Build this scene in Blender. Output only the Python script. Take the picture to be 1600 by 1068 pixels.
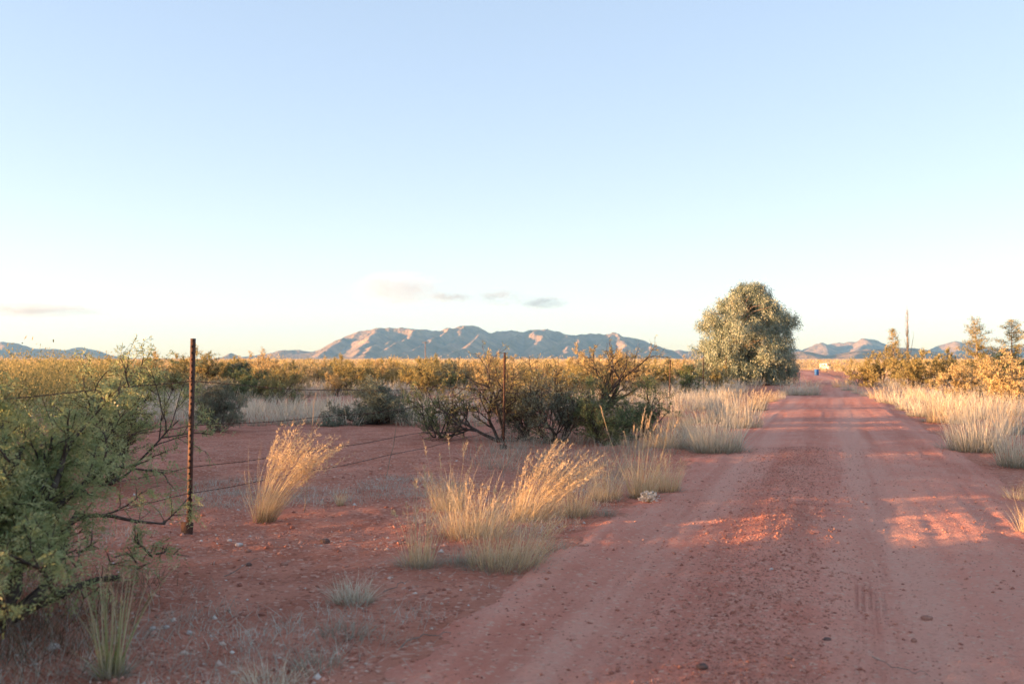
import bpy, math, random
import numpy as np
from mathutils import Vector, Matrix

# ------------------------------------------------------------------ scene, camera, sky, sun
scene = bpy.context.scene
for o in list(bpy.data.objects):
    bpy.data.objects.remove(o, do_unlink=True)
COL = scene.collection

H = 1.42                      # eye height
FPX = 1556.0                  # focal length in photo pixels (35 mm on 36 mm)
HY = 560.0                    # horizon row in the photo
SUN_EL, SUN_AZ = 3.5, 7.0     # degrees; azimuth: degrees behind the camera plane, sun on the left

cam_d = bpy.data.cameras.new('camera')
cam_d.lens = 35.0; cam_d.sensor_width = 36.0
cam_d.clip_start = 0.05; cam_d.clip_end = 90000
cam_d.dof.use_dof = True
cam_d.dof.focus_distance = 13.0
cam_d.dof.aperture_fstop = 2.8
cam = bpy.data.objects.new('camera', cam_d); COL.objects.link(cam)
cam.location = (0, 0, H)
cam.rotation_euler = (math.radians(90) + math.atan((HY - 534) / FPX), 0, 0)
scene.camera = cam

world = bpy.data.worlds.new('World'); scene.world = world; world.use_nodes = True
wn = world.node_tree.nodes; wl = world.node_tree.links
for n in list(wn): wn.remove(n)
w_out = wn.new('ShaderNodeOutputWorld'); w_bg = wn.new('ShaderNodeBackground'); w_sky = wn.new('ShaderNodeTexSky')
w_sky.sky_type = 'NISHITA'; w_sky.sun_disc = False
w_sky.sun_elevation = math.radians(SUN_EL)
w_sky.sun_rotation = math.radians(270 - SUN_AZ)
w_sky.altitude = 1300; w_sky.air_density = 0.8; w_sky.dust_density = 0.6; w_sky.ozone_density = 1.2
w_bg.inputs['Strength'].default_value = 0.15
w_gm = wn.new('ShaderNodeGamma'); w_gm.inputs['Gamma'].default_value = 0.45      # softer sky contrast, as the camera recorded it
wl.new(w_sky.outputs[0], w_gm.inputs['Color'])
w_hs = wn.new('ShaderNodeHueSaturation'); w_hs.inputs['Saturation'].default_value = 1.3; wl.new(w_gm.outputs[0], w_hs.inputs['Color'])
w_wb = wn.new('ShaderNodeMix'); w_wb.data_type = 'RGBA'; w_wb.blend_type = 'MULTIPLY'; w_wb.inputs['Factor'].default_value = 1.0
w_wb.inputs['B'].default_value = (.985, .905, .96, 1)
wl.new(w_hs.outputs[0], w_wb.inputs['A']); wl.new(w_wb.outputs['Result'], w_bg.inputs['Color']); wl.new(w_bg.outputs[0], w_out.inputs['Surface'])

sun_d = bpy.data.lights.new('sun', 'SUN'); sun_d.energy = 5.0; sun_d.angle = math.radians(0.5)
sun_d.color = (1.0, 0.55, 0.25)
sun = bpy.data.objects.new('sun', sun_d); COL.objects.link(sun)
sd = Vector((-math.cos(math.radians(SUN_EL)) * math.cos(math.radians(SUN_AZ)),
             -math.cos(math.radians(SUN_EL)) * math.sin(math.radians(SUN_AZ)), math.sin(math.radians(SUN_EL))))
sun.rotation_euler = sd.to_track_quat('Z', 'Y').to_euler()

scene.view_settings.view_transform = 'Standard'; scene.view_settings.look = 'None'
scene.view_settings.gamma = 1.0; scene.view_settings.use_curve_mapping = False
scene.view_settings.exposure = 2.5
cy = scene.cycles
cy.use_denoising = True
cy.max_bounces = 6; cy.diffuse_bounces = 3; cy.glossy_bounces = 2; cy.transmission_bounces = 3
cy.transparent_max_bounces = 6; cy.volume_bounces = 0
cy.use_adaptive_sampling = True; cy.adaptive_threshold = 0.02

# ------------------------------------------------------------------ helpers
def gp(px, py):
    """ground point under a photo pixel (flat ground)"""
    Y = H * FPX / (py - HY)
    return ((px - 800) / FPX * Y, Y)

def vnoise(x, y, seed=0):
    x = np.asarray(x, float); y = np.asarray(y, float)
    xi = np.floor(x).astype(np.int64); yi = np.floor(y).astype(np.int64)
    xf = x - xi; yf = y - yi
    u = xf * xf * (3 - 2 * xf); v = yf * yf * (3 - 2 * yf)
    def h(a, b):
        n = (a * 374761393 + b * 668265263 + seed * 1442695041) & 0x7fffffff
        n = ((n ^ (n >> 13)) * 1274126177) & 0x7fffffff
        n = n ^ (n >> 16)
        return (n & 0xffff) / 65535.0
    return (h(xi, yi) * (1 - u) + h(xi + 1, yi) * u) * (1 - v) + (h(xi, yi + 1) * (1 - u) + h(xi + 1, yi + 1) * u) * v

def fbm(x, y, octv=4, seed=0, gain=0.5):
    a, s, t = 1.0, 0.0, 0.0
    for i in range(octv):
        s = s + a * (vnoise(x * 2 ** i, y * 2 ** i, seed + i * 17) - 0.5); t += a; a *= gain
    return s / t

class MB:
    """collects vertices and faces (tri / quad) with two float attributes per vertex"""
    def __init__(s):
        s.V = []; s.Q = []; s.T = []; s.A = []; s.B = []; s.n = 0
    def add(s, V, Q=None, T=None, rnd=0.5, t=0.5):
        V = np.asarray(V, float).reshape(-1, 3); m = len(V)
        s.V.append(V)
        if Q is not None and len(Q): s.Q.append(np.asarray(Q, np.int64).reshape(-1, 4) + s.n)
        if T is not None and len(T): s.T.append(np.asarray(T, np.int64).reshape(-1, 3) + s.n)
        s.A.append(np.broadcast_to(np.asarray(rnd, float), (m,))); s.B.append(np.broadcast_to(np.asarray(t, float), (m,)))
        s.n += m
    def arrays(s):
        V = np.concatenate(s.V) if s.V else np.zeros((0, 3))
        Q = np.concatenate(s.Q) if s.Q else np.zeros((0, 4), np.int64)
        T = np.concatenate(s.T) if s.T else np.zeros((0, 3), np.int64)
        A = np.concatenate(s.A) if s.A else np.zeros(0); B = np.concatenate(s.B) if s.B else np.zeros(0)
        return V, Q, T, A, B
    def mesh(s, name, mat, smooth=False):
        V, Q, T, A, B = s.arrays()
        me = bpy.data.meshes.new(name)
        me.vertices.add(len(V)); me.vertices.foreach_set('co', V.astype(np.float32).ravel())
        nl = len(Q) * 4 + len(T) * 3
        me.loops.add(nl)
        me.loops.foreach_set('vertex_index', np.concatenate([Q.ravel(), T.ravel()]).astype(np.int32))
        me.polygons.add(len(Q) + len(T))
        st = np.concatenate([np.arange(len(Q)) * 4, len(Q) * 4 + np.arange(len(T)) * 3]).astype(np.int32)
        me.polygons.foreach_set('loop_start', st)
        if smooth: me.polygons.foreach_set('use_smooth', np.ones(len(st), bool))
        me.update(calc_edges=True); me.validate(clean_customdata=False)
        for nm, arr in (('rnd', A), ('t', B)):
            at = me.attributes.new(nm, 'FLOAT', 'POINT'); at.data.foreach_set('value', arr.astype(np.float32))
        if mat: me.materials.append(mat)
        return me

def obj(name, me, parent=None, loc=None):
    if isinstance(me, MB): raise TypeError
    o = bpy.data.objects.new(name, me); COL.objects.link(o)
    if parent: o.parent = parent
    if loc is not None: o.location = loc
    return o

def tag(o, label=None, cat=None, group=None, kind=None):
    if label: o['label'] = label
    if cat: o['category'] = cat
    if group: o['group'] = group
    if kind: o['kind'] = kind
    return o

def thing(name, label, cat, loc=(0, 0, 0), rz=0.0, scale=1.0, group=None):
    o = bpy.data.objects.new(name, None); COL.objects.link(o)
    o.empty_display_size = 0.2
    o.location = loc; o.rotation_euler = (0, 0, rz); o.scale = (scale,) * 3 if not isinstance(scale, tuple) else scale
    return tag(o, label, cat, group)

def unit(v):
    return v / np.maximum(np.linalg.norm(v, axis=-1, keepdims=True), 1e-9)

# ---- materials
def new_mat(name):
    m = bpy.data.materials.new(name); m.use_nodes = True
    nt = m.node_tree
    for n in list(nt.nodes): nt.nodes.remove(n)
    return m, nt, nt.nodes, nt.links

def ramp(nodes, stops):
    r = nodes.new('ShaderNodeValToRGB'); el = r.color_ramp.elements
    el[0].position, el[0].color = stops[0][0], (*stops[0][1], 1)
    el[1].position, el[1].color = stops[-1][0], (*stops[-1][1], 1)
    for p, c in stops[1:-1]:
        e = el.new(p); e.color = (*c, 1)
    return r

def leaf_mat(name, stops, base=None, base_len=0.3, trans=0.3, gloss=0.0):
    """thin plant material: colour by the rnd attribute, optional other colour toward the foot (t attribute)"""
    m, nt, N, L = new_mat(name)
    a = N.new('ShaderNodeAttribute'); a.attribute_name = 'rnd'
    r = ramp(N, stops); L.new(a.outputs['Fac'], r.inputs[0]); col = r.outputs[0]
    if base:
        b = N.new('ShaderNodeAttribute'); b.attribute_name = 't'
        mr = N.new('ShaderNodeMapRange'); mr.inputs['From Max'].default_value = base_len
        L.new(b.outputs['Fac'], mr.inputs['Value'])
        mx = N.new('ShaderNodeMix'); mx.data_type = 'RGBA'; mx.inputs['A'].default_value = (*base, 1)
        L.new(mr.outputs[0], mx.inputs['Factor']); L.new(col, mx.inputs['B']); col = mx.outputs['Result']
    d = N.new('ShaderNodeBsdfDiffuse'); tr = N.new('ShaderNodeBsdfTranslucent')
    L.new(col, d.inputs[0]); L.new(col, tr.inputs[0])
    ms = N.new('ShaderNodeMixShader'); ms.inputs[0].default_value = trans
    L.new(d.outputs[0], ms.inputs[1]); L.new(tr.outputs[0], ms.inputs[2]); sh = ms.outputs[0]
    if gloss > 0:
        g = N.new('ShaderNodeBsdfGlossy'); g.inputs['Roughness'].default_value = 0.45
        m2 = N.new('ShaderNodeMixShader'); m2.inputs[0].default_value = gloss
        L.new(sh, m2.inputs[1]); L.new(g.outputs[0], m2.inputs[2]); sh = m2.outputs[0]
    o = N.new('ShaderNodeOutputMaterial'); L.new(sh, o.inputs['Surface'])
    return m

def rough_mat(name, stops, scale=8.0, rough=0.9, bump=0.0, bump_scale=40.0, metal=0.0, detail=6.0, use_rnd=False, dist=0.02):
    m, nt, N, L = new_mat(name)
    p = N.new('ShaderNodeBsdfPrincipled'); p.inputs['Roughness'].default_value = rough; p.inputs['Metallic'].default_value = metal
    p.inputs['Specular IOR Level'].default_value = 0.2
    g = N.new('ShaderNodeTexCoord')
    r = ramp(N, stops)
    if use_rnd:
        a = N.new('ShaderNodeAttribute'); a.attribute_name = 'rnd'; L.new(a.outputs['Fac'], r.inputs[0])
    else:
        n = N.new('ShaderNodeTexNoise'); n.inputs['Scale'].default_value = scale; n.inputs['Detail'].default_value = detail
        L.new(g.outputs['Object'], n.inputs['Vector']); L.new(n.outputs['Fac'], r.inputs[0])
    L.new(r.outputs[0], p.inputs['Base Color'])
    if bump > 0:
        n2 = N.new('ShaderNodeTexNoise'); n2.inputs['Scale'].default_value = bump_scale; n2.inputs['Detail'].default_value = 5
        L.new(g.outputs['Object'], n2.inputs['Vector'])
        b = N.new('ShaderNodeBump'); b.inputs['Strength'].default_value = bump; b.inputs['Distance'].default_value = dist
        L.new(n2.outputs['Fac'], b.inputs['Height']); L.new(b.outputs[0], p.inputs['Normal'])
    o = N.new('ShaderNodeOutputMaterial'); L.new(p.outputs[0], o.inputs['Surface'])
    return m

def soil_mat(name, road):
    m, nt, N, L = new_mat(name)
    geo = N.new('ShaderNodeNewGeometry'); P = geo.outputs['Position']
    def noise(scale, detail=5, rough=0.55, vec=P):
        n = N.new('ShaderNodeTexNoise'); n.inputs['Scale'].default_value = scale; n.inputs['Detail'].default_value = detail
        n.inputs['Roughness'].default_value = rough; L.new(vec, n.inputs['Vector']); return n.outputs['Fac']
    def mix(f, a, b, mode='MIX'):
        x = N.new('ShaderNodeMix'); x.data_type = 'RGBA'; x.blend_type = mode
        for s, k in ((f, 'Factor'), (a, 'A'), (b, 'B')):
            if isinstance(s, (int, float)): x.inputs[k].default_value = s
            elif isinstance(s, tuple): x.inputs[k].default_value = (*s, 1)
            else: L.new(s, x.inputs[k])
        return x.outputs['Result']
    def mrange(v, a, b, c=0.0, d=1.0):
        x = N.new('ShaderNodeMapRange'); L.new(v, x.inputs['Value'])
        for k, q in (('From Min', a), ('From Max', b), ('To Min', c), ('To Max', d)): x.inputs[k].default_value = q
        return x.outputs[0]
    big = noise(0.35, 4); mid = noise(2.2, 6); fine = noise(55, 5, 0.7)
    if road:
        c = mix(mrange(mid, .35, .68), (0.727, 0.260, 0.176), (0.760, 0.361, 0.260))
        # pale, packed wheel tracks (rnd attribute) and dark loose gravel (t attribute)
        a = N.new('ShaderNodeAttribute'); a.attribute_name = 'rnd'
        c = mix(a.outputs['Fac'], c, (0.760, 0.388, 0.282))
        b = N.new('ShaderNodeAttribute'); b.attribute_name = 't'
        c = mix(b.outputs['Fac'], c, (0.503, 0.155, 0.094))
    else:
        c = mix(mrange(mid, .32, .7), (0.442, 0.158, 0.099), (0.720, 0.316, 0.215))
        c = mix(mrange(big, .45, .65, 0, .5), c, (0.582, 0.213, 0.127))
    # grains: light and dark specks
    vor = N.new('ShaderNodeTexVoronoi'); vor.inputs['Scale'].default_value = 48 if road else 36; vor.inputs['Randomness'].default_value = 1.0
    L.new(P, vor.inputs['Vector'])
    hsv = N.new('ShaderNodeSeparateColor'); L.new(vor.outputs['Color'], hsv.inputs[0])
    sp = mrange(hsv.outputs[0], .86, .98); c = mix(sp, c, (0.720, 0.437, 0.330) if not road else (0.720, 0.437, 0.319))
    sp2 = mrange(hsv.outputs[1], .80, .97, 0, .55 if not road else .2); c = mix(sp2, c, (0.218, 0.078, 0.050))
    c = mix(mrange(fine, .3, .75, 0, .5), c, (0.380, 0.132, 0.083) if not road else (0.640, 0.265, 0.190))
    # far plain: dry grass cover takes over from bare soil
    sx = N.new('ShaderNodeSeparateXYZ'); L.new(P, sx.inputs[0])
    if not road:
        far = mrange(sx.outputs['Y'], 60, 320); c = mix(far, c, (0.708, 0.425, 0.242))
    p = N.new('ShaderNodeBsdfPrincipled'); p.inputs['Roughness'].default_value = 0.95; p.inputs['Specular IOR Level'].default_value = 0.1
    L.new(c, p.inputs['Base Color'])
    n2 = noise(26, 8, 0.72); bu = N.new('ShaderNodeBump'); bu.inputs['Strength'].default_value = 0.95 if road else 1.0
    bu.inputs['Distance'].default_value = 0.03
    vd = N.new('ShaderNodeMath'); vd.operation = 'MULTIPLY'; vd.inputs[1].default_value = -0.35; L.new(vor.outputs['Distance'], vd.inputs[0])
    ad = N.new('ShaderNodeMath'); ad.operation = 'ADD'; L.new(n2, ad.inputs[0]); L.new(vd.outputs[0], ad.inputs[1])
    L.new(ad.outputs[0], bu.inputs['Height']); L.new(bu.outputs[0], p.inputs['Normal'])
    o = N.new('ShaderNodeOutputMaterial'); L.new(p.outputs[0], o.inputs['Surface'])
    return m

M = {}
M['soil'] = soil_mat('red_soil', False)
M['road'] = soil_mat('red_road_dirt', True)
straw = [(0, (.48, .35, .19)), (.35, (.65, .50, .31)), (.7, (.76, .62, .42)), (1, (.60, .42, .21))]
pale = [(0, (.50, .45, .34)), (.4, (.64, .575, .45)), (.75, (.75, .68, .545)), (1, (.56, .48, .34))]
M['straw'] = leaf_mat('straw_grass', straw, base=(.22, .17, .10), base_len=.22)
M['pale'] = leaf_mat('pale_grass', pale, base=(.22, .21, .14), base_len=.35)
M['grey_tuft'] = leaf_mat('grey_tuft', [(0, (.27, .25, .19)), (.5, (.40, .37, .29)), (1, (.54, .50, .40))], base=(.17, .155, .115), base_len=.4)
M['weed'] = leaf_mat('grey_weed', [(0, (.34, .32, .26)), (.5, (.48, .46, .39)), (1, (.64, .61, .53))])
M['green_grass'] = leaf_mat('green_grass', [(0, (.20, .24, .09)), (.4, (.36, .36, .17)), (.8, (.52, .46, .28)), (1, (.58, .50, .33))], base=(.40, .33, .20), base_len=.25)
M['seed'] = leaf_mat('seed_head', [(0, (.52, .36, .19)), (.5, (.64, .47, .28)), (1, (.72, .57, .38))], trans=.35)
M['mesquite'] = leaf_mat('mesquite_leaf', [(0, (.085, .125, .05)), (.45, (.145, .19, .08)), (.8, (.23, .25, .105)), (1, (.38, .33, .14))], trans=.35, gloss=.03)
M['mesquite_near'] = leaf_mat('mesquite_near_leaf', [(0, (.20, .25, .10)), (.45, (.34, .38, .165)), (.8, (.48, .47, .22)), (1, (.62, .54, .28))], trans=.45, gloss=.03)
M['dry_leaf'] = leaf_mat('dry_mesquite_leaf', [(0, (.17, .17, .075)), (.4, (.32, .28, .12)), (.75, (.49, .38, .16)), (1, (.60, .44, .19))], trans=.35)
M['gold_leaf'] = leaf_mat('gold_leaf', [(0, (.32, .25, .12)), (.4, (.50, .38, .18)), (.75, (.63, .48, .25)), (1, (.70, .56, .33))], trans=.3)
M['grey_leaf'] = leaf_mat('grey_leaf', [(0, (.11, .13, .09)), (.5, (.20, .22, .155)), (1, (.32, .33, .24))], trans=.25)
M['eucalypt'] = leaf_mat('eucalypt_leaf', [(0, (.10, .15, .11)), (.45, (.24, .28, .19)), (.8, (.44, .44, .29)), (1, (.62, .57, .37))], trans=.12, gloss=.07)
M['conifer'] = leaf_mat('conifer_needle', [(0, (.14, .14, .06)), (.5, (.30, .25, .105)), (1, (.46, .36, .16))], trans=.25)
M['bark'] = rough_mat('dark_bark', [(.3, (.045, .034, .028)), (.6, (.10, .075, .06)), (.8, (.17, .135, .11))], scale=14, bump=.6, bump_scale=45)
M['bark_pale'] = rough_mat('pale_bark', [(.3, (.20, .14, .10)), (.7, (.38, .29, .21))], scale=6, bump=.4, bump_scale=30)
M['twig'] = rough_mat('grey_twig', [(.3, (.13, .10, .08)), (.7, (.26, .21, .17))], scale=10)
M['rust'] = rough_mat('rusted_steel', [(.25, (.03, .02, .018)), (.45, (.06, .033, .026)), (.62, (.115, .055, .036)), (.8, (.07, .04, .034))], scale=22, rough=.75, bump=.5, bump_scale=120, metal=.15, dist=.004)
M['wire'] = rough_mat('wire_steel', [(.3, (.05, .032, .026)), (.7, (.14, .085, .06))], scale=30, rough=.6, metal=.4)
M['white_paint'] = rough_mat('worn_white_paint', [(.3, (.62, .60, .56)), (.6, (.78, .77, .74))], scale=30, rough=.6)
M['stone_pale'] = rough_mat('pale_stone', [(.3, (.40, .31, .27)), (.65, (.62, .54, .50))], scale=18, bump=.5, bump_scale=60)
M['stone_red'] = rough_mat('red_stone', [(.3, (.26, .11, .075)), (.7, (.44, .23, .17))], scale=18, bump=.5, bump_scale=60)
M['stone_dark'] = rough_mat('dark_stone', [(.3, (.08, .05, .045)), (.7, (.19, .12, .10))], scale=18, bump=.5, bump_scale=60)
M['pebble'] = rough_mat('pebbles', [(0, (.30, .115, .08)), (.4, (.48, .205, .14)), (.8, (.60, .31, .23)), (.94, (.56, .41, .33)), (1, (.68, .61, .56))], use_rnd=True, rough=.85)

# ---- plant generators (numpy)
def blades(mb, rng, base, dirv, L, bend, width, K=4, rnd=None, t0=0.0, t1=1.0, tipw=0.12):
    n = len(base)
    if n == 0: return
    tt = np.linspace(0, 1, K + 1)
    pos = base[:, None, :] + dirv[:, None, :] * (L[:, None] * tt)[:, :, None] + bend[:, None, :] * (tt ** 2.2)[None, :, None]
    ang = rng.uniform(0, np.pi, n)
    side = np.stack([np.cos(ang), np.sin(ang), np.zeros(n)], 1)
    wp = width[:, None] * (tipw + (1 - tipw) * (1 - tt[None, :] ** 1.6))
    A = pos - side[:, None, :] * wp[:, :, None] / 2; B = pos + side[:, None, :] * wp[:, :, None] / 2
    V = np.stack([A, B], 2)                       # n, K+1, 2, 3
    idx = np.arange(n * (K + 1) * 2).reshape(n, K + 1, 2)
    Q = np.stack([idx[:, :-1, 0], idx[:, :-1, 1], idx[:, 1:, 1], idx[:, 1:, 0]], -1).reshape(-1, 4)
    if rnd is None: rnd = rng.uniform(0, 1, n)
    R = np.repeat(rnd, (K + 1) * 2)
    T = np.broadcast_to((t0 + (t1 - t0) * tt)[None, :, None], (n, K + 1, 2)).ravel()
    mb.add(V.reshape(-1, 3), Q, rnd=R, t=T)
    return pos

def diamonds(mb, rng, c, d, l, w, rnd=None, t=None, fold=0.0):
    """small pointed leaves: base c, direction d, length l, width w"""
    n = len(c)
    if n == 0: return
    r = rng.normal(size=(n, 3)); s = unit(np.cross(d, r)); up = np.cross(s, d)
    mid = c + d * (l * 0.5)[:, None] + up * (l * fold)[:, None]
    V = np.stack([c, mid + s * (w / 2)[:, None], c + d * l[:, None], mid - s * (w / 2)[:, None]], 1)
    Q = np.arange(n * 4).reshape(n, 4)
    if rnd is None: rnd = rng.uniform(0, 1, n)
    mb.add(V.reshape(-1, 3), Q, rnd=np.repeat(rnd, 4), t=0.5 if t is None else np.repeat(t, 4))

def tube(mb, pts, rad, sides=5, rnd=0.5, cap=True):
    pts = np.asarray(pts, float); rad = np.broadcast_to(np.asarray(rad, float), (len(pts),))
    tg = unit(np.gradient(pts, axis=0))
    ref = np.array([0, 0, 1.0]) if abs(tg[0, 2]) < 0.9 else np.array([1.0, 0, 0])
    a = unit(np.cross(tg, ref)); b = np.cross(tg, a)
    th = np.linspace(0, 2 * np.pi, sides, endpoint=False)
    V = pts[:, None, :] + rad[:, None, None] * (a[:, None, :] * np.cos(th)[None, :, None] + b[:, None, :] * np.sin(th)[None, :, None])
    n = len(pts); idx = np.arange(n * sides).reshape(n, sides); nx = np.roll(idx, -1, 1)
    Q = np.stack([idx[:-1], nx[:-1], nx[1:], idx[1:]], -1).reshape(-1, 4)
    mb.add(V.reshape(-1, 3), Q, rnd=rnd)

def box(mb, lo, hi, rnd=0.5):
    x0, y0, z0 = lo; x1, y1, z1 = hi
    V = [(x0, y0, z0), (x1, y0, z0), (x1, y1, z0), (x0, y1, z0), (x0, y0, z1), (x1, y0, z1), (x1, y1, z1), (x0, y1, z1)]
    mb.add(V, [(0, 3, 2, 1), (4, 5, 6, 7), (0, 1, 5, 4), (1, 2, 6, 5), (2, 3, 7, 6), (3, 0, 4, 7)], rnd=rnd)

def wander(rng, p, d, L, n, wob, up):
    """a curved polyline"""
    pts = [np.array(p, float)]; d = np.array(d, float)
    for i in range(n):
        d = d + rng.normal(0, wob, 3) + np.array([0, 0, up]); d /= np.linalg.norm(d)
        pts.append(pts[-1] + d * L / n)
    return np.array(pts), d

def shrub_skeleton(rng, height, spread, stems=6, levels=3, r0=0.03, kids=(6, 5, 4), wob=.18, lean=(0, 0), up=.05, zen=(.35, 1.15)):
    """list of (points, radii, level) of a vase-shaped desert shrub, base at origin"""
    out = []
    def rec(p, d, L, r, lev):
        n = 7 if lev == 0 else (5 if lev == 1 else 4)
        pts, de = wander(rng, p, d, L, n, wob, up if lev < 2 else up * .4)
        pts[:, 2] = np.maximum(pts[:, 2], 0.03)
        out.append((pts, np.linspace(r, r * .45, len(pts)), lev))
        if lev >= levels: return
        for k in range(kids[lev]):
            f = rng.uniform(.25, 1.0) * (n)
            i = min(int(f), n - 1); q = pts[i] + (pts[i + 1] - pts[i]) * (f - i)
            dd = unit(pts[i + 1] - pts[i]); rr = rng.normal(size=3); sdv = unit(np.cross(dd, rr))
            nd = unit(dd * rng.uniform(.5, 1.0) + sdv * rng.uniform(.5, 1.0) + np.array([0, 0, .12]))
            rec(q, nd, L * rng.uniform(.38, .62), r * .48, lev + 1)
    for s in range(stems):
        az = 2 * np.pi * (s + rng.uniform(-.35, .35)) / stems
        z = rng.uniform(*zen)
        d = np.array([math.sin(z) * math.cos(az) * spread + lean[0], math.sin(z) * math.sin(az) * spread + lean[1], math.cos(z)])
        rec((rng.normal(0, .05), rng.normal(0, .05), -0.05), unit(d), height * rng.uniform(.6, .95), r0 * rng.uniform(.7, 1.1), 0)
    return out

def skeleton_mesh(br, name, mat, minlev=9, sides=(6, 4, 3, 3)):
    mb = MB()
    for pts, rad, lev in br:
        if lev <= minlev: tube(mb, pts, rad, sides[min(lev, 3)])
    return mb.mesh(name, mat, smooth=True)

def leaf_points(rng, br, levels, per_m):
    P, D = [], []
    for pts, rad, lev in br:
        if lev not in levels: continue
        seg = np.diff(pts, axis=0); ln = np.linalg.norm(seg, axis=1); tot = ln.sum()
        k = rng.poisson(tot * per_m)
        if k == 0: continue
        f = rng.uniform(.1, 1, k) * len(seg); i = np.minimum(f.astype(int), len(seg) - 1)
        P.append(pts[i] + seg[i] * (f - i)[:, None]); D.append(unit(seg[i]))
    if not P: return np.zeros((0, 3)), np.zeros((0, 3))
    return np.concatenate(P), np.concatenate(D)

def pinnate(mb, rng, P, D, L, pairs=7, lw=.0035, ll=.013, droop=.5):
    """mesquite leaves: a rachis with pairs of narrow leaflets"""
    n = len(P)
    d = unit(D * .4 + rng.normal(0, .7, (n, 3)) + np.array([0, 0, -droop * .4]))
    rv = rng.normal(size=(n, 3)); s = unit(np.cross(d, rv)); rn = np.clip(rng.beta(1.6, 2.2, n), 0, 1)
    for k in range(pairs):
        f = (k + .8) / pairs
        c = P + d * (L * f)[:, None] + np.array([0, 0, -1.0]) * (L * droop * f * f * .5)[:, None]
        for sg in (-1, 1):
            dd = unit(s * sg + d * .45 + rng.normal(0, .12, (n, 3)))
            diamonds(mb, rng, c, dd, np.full(n, ll) * rng.uniform(.7, 1.2, n), np.full(n, lw), rnd=rn)

def make_clump_mesh(rng, n, h, rbase, lean=(0, 0), spreadv=.35, width=.0032, curve=.25, hvar=.55, K=5, cushion=0, seeds=0, seed_len=.16, seed_h=1.1, mat='straw', seed_dir=(.1, 0), seed_n=26, seed_spread=.5, split=False):
    """returns dict part -> mesh: blades, (cushion), (seed_stalks / seed_heads)"""
    parts = {}
    def bl(mb, n, h, rb, sp, w, cv, hv, K=5):
        a = rng.uniform(0, 2 * np.pi, n); r = rb * np.sqrt(rng.uniform(0, 1, n))
        base = np.stack([r * np.cos(a), r * np.sin(a), np.full(n, -.01)], 1)
        out = np.stack([np.cos(a), np.sin(a), np.zeros(n)], 1) * (r / max(rb, 1e-6))[:, None]
        st = (rng.uniform(0, 1, n) < .16)[:, None] * 1.0
        d = unit(out * sp + st * rng.normal(0, .45, (n, 3)) * [1, 1, 0] + rng.normal(0, sp * .45, (n, 3)) * [1, 1, 0] + np.array([lean[0] * .5, lean[1] * .5, 1.0]))
        L = h * np.clip(rng.normal(1 - hv * .55, hv * .5, n), .2, 1.3)
        bend = (out * .6 + (1 + 1.5 * st) * rng.normal(0, .6, (n, 3)) * [1, 1, 0]) * (L * cv)[:, None] + np.array([lean[0], lean[1], 0]) * (L * .8)[:, None]
        bend[:, 2] -= L * (cv * .5) * rng.uniform(0, 1.2, n) + L * (abs(lean[0]) + abs(lean[1])) * .25
        return blades(mb, rng, base, d, L, bend, w * rng.uniform(.6, 1.3, n), K)
    n = int(n * 1.4)
    mb = MB(); bl(mb, n, h, rbase, spreadv, width, curve, hvar, K); parts['blades'] = mb.mesh('grass_blades', M[mat])
    if cushion:
        mb = MB(); bl(mb, cushion, h * .34, rbase * 1.35, .95, width * .8, .5, .4, 3); parts['old_leaves'] = mb.mesh('grass_old_leaves', M['grey_tuft'])
    if seeds:
        mb = MB(); K2 = 7
        a = rng.uniform(0, 2 * np.pi, seeds); r = rbase * .8 * np.sqrt(rng.uniform(0, 1, seeds))
        base = np.stack([r * np.cos(a), r * np.sin(a), np.full(seeds, -.01)], 1)
        d = unit(np.stack([np.cos(a) * .22 + rng.normal(0, .1, seeds) + seed_dir[0], np.sin(a) * .22 + rng.normal(0, .1, seeds) + seed_dir[1], np.ones(seeds)], 1))
        L = h * seed_h * rng.uniform(.72, 1.08, seeds)
        bend = np.array([seed_dir[0], seed_dir[1], -.15]) * (L * .55)[:, None] + rng.normal(0, .06, (seeds, 3)) * L[:, None]
        pos = blades(mb, rng, base, d, L, bend, np.full(seeds, width * .9), K2, tipw=.5)
        if not split: parts['seed_stalks'] = mb.mesh('grass_seed_stalks', M[mat])
        smb = mb; mb = MB(); m = seed_n
        f = 1 - rng.uniform(0, 1, (seeds, m)) * (seed_len / L[:, None]); f = np.clip(f, 0, 1) * K2
        i = np.minimum(f.astype(int), K2 - 1); fr = (f - i)[..., None]
        ii = np.arange(seeds)[:, None]
        c = pos[ii, i] * (1 - fr) + pos[ii, i + 1] * fr; dd = unit(pos[ii, i + 1] - pos[ii, i])
        dd = unit(dd + rng.normal(0, seed_spread, (seeds, m, 3)))
        nn = seeds * m
        diamonds(mb, rng, c.reshape(-1, 3), dd.reshape(-1, 3), rng.uniform(.018, .042, nn), rng.uniform(.003, .0065, nn))
        if not split: parts['seed_heads'] = mb.mesh('grass_seed_heads', M['seed'])
        else:                                   # every stalk with its head is a part of its own
            V, Q, _, A, B = smb.arrays(); V2, Q2, _, A2, B2 = mb.arrays(); nv = (K2 + 1) * 2; parts['seed_stalk'] = []
            for i in range(seeds):
                o1 = MB(); o1.add(V[i * nv:(i + 1) * nv], Q[:K2], rnd=A[i * nv:(i + 1) * nv], t=B[i * nv:(i + 1) * nv])
                o2 = MB(); o2.add(V2[i * m * 4:(i + 1) * m * 4], Q2[:m], rnd=A2[i * m * 4:(i + 1) * m * 4])
                parts['seed_stalk'].append((o1.mesh('grass_seed_stalk', M[mat]), o2.mesh('grass_seed_head', M['seed'])))
    return parts

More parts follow.
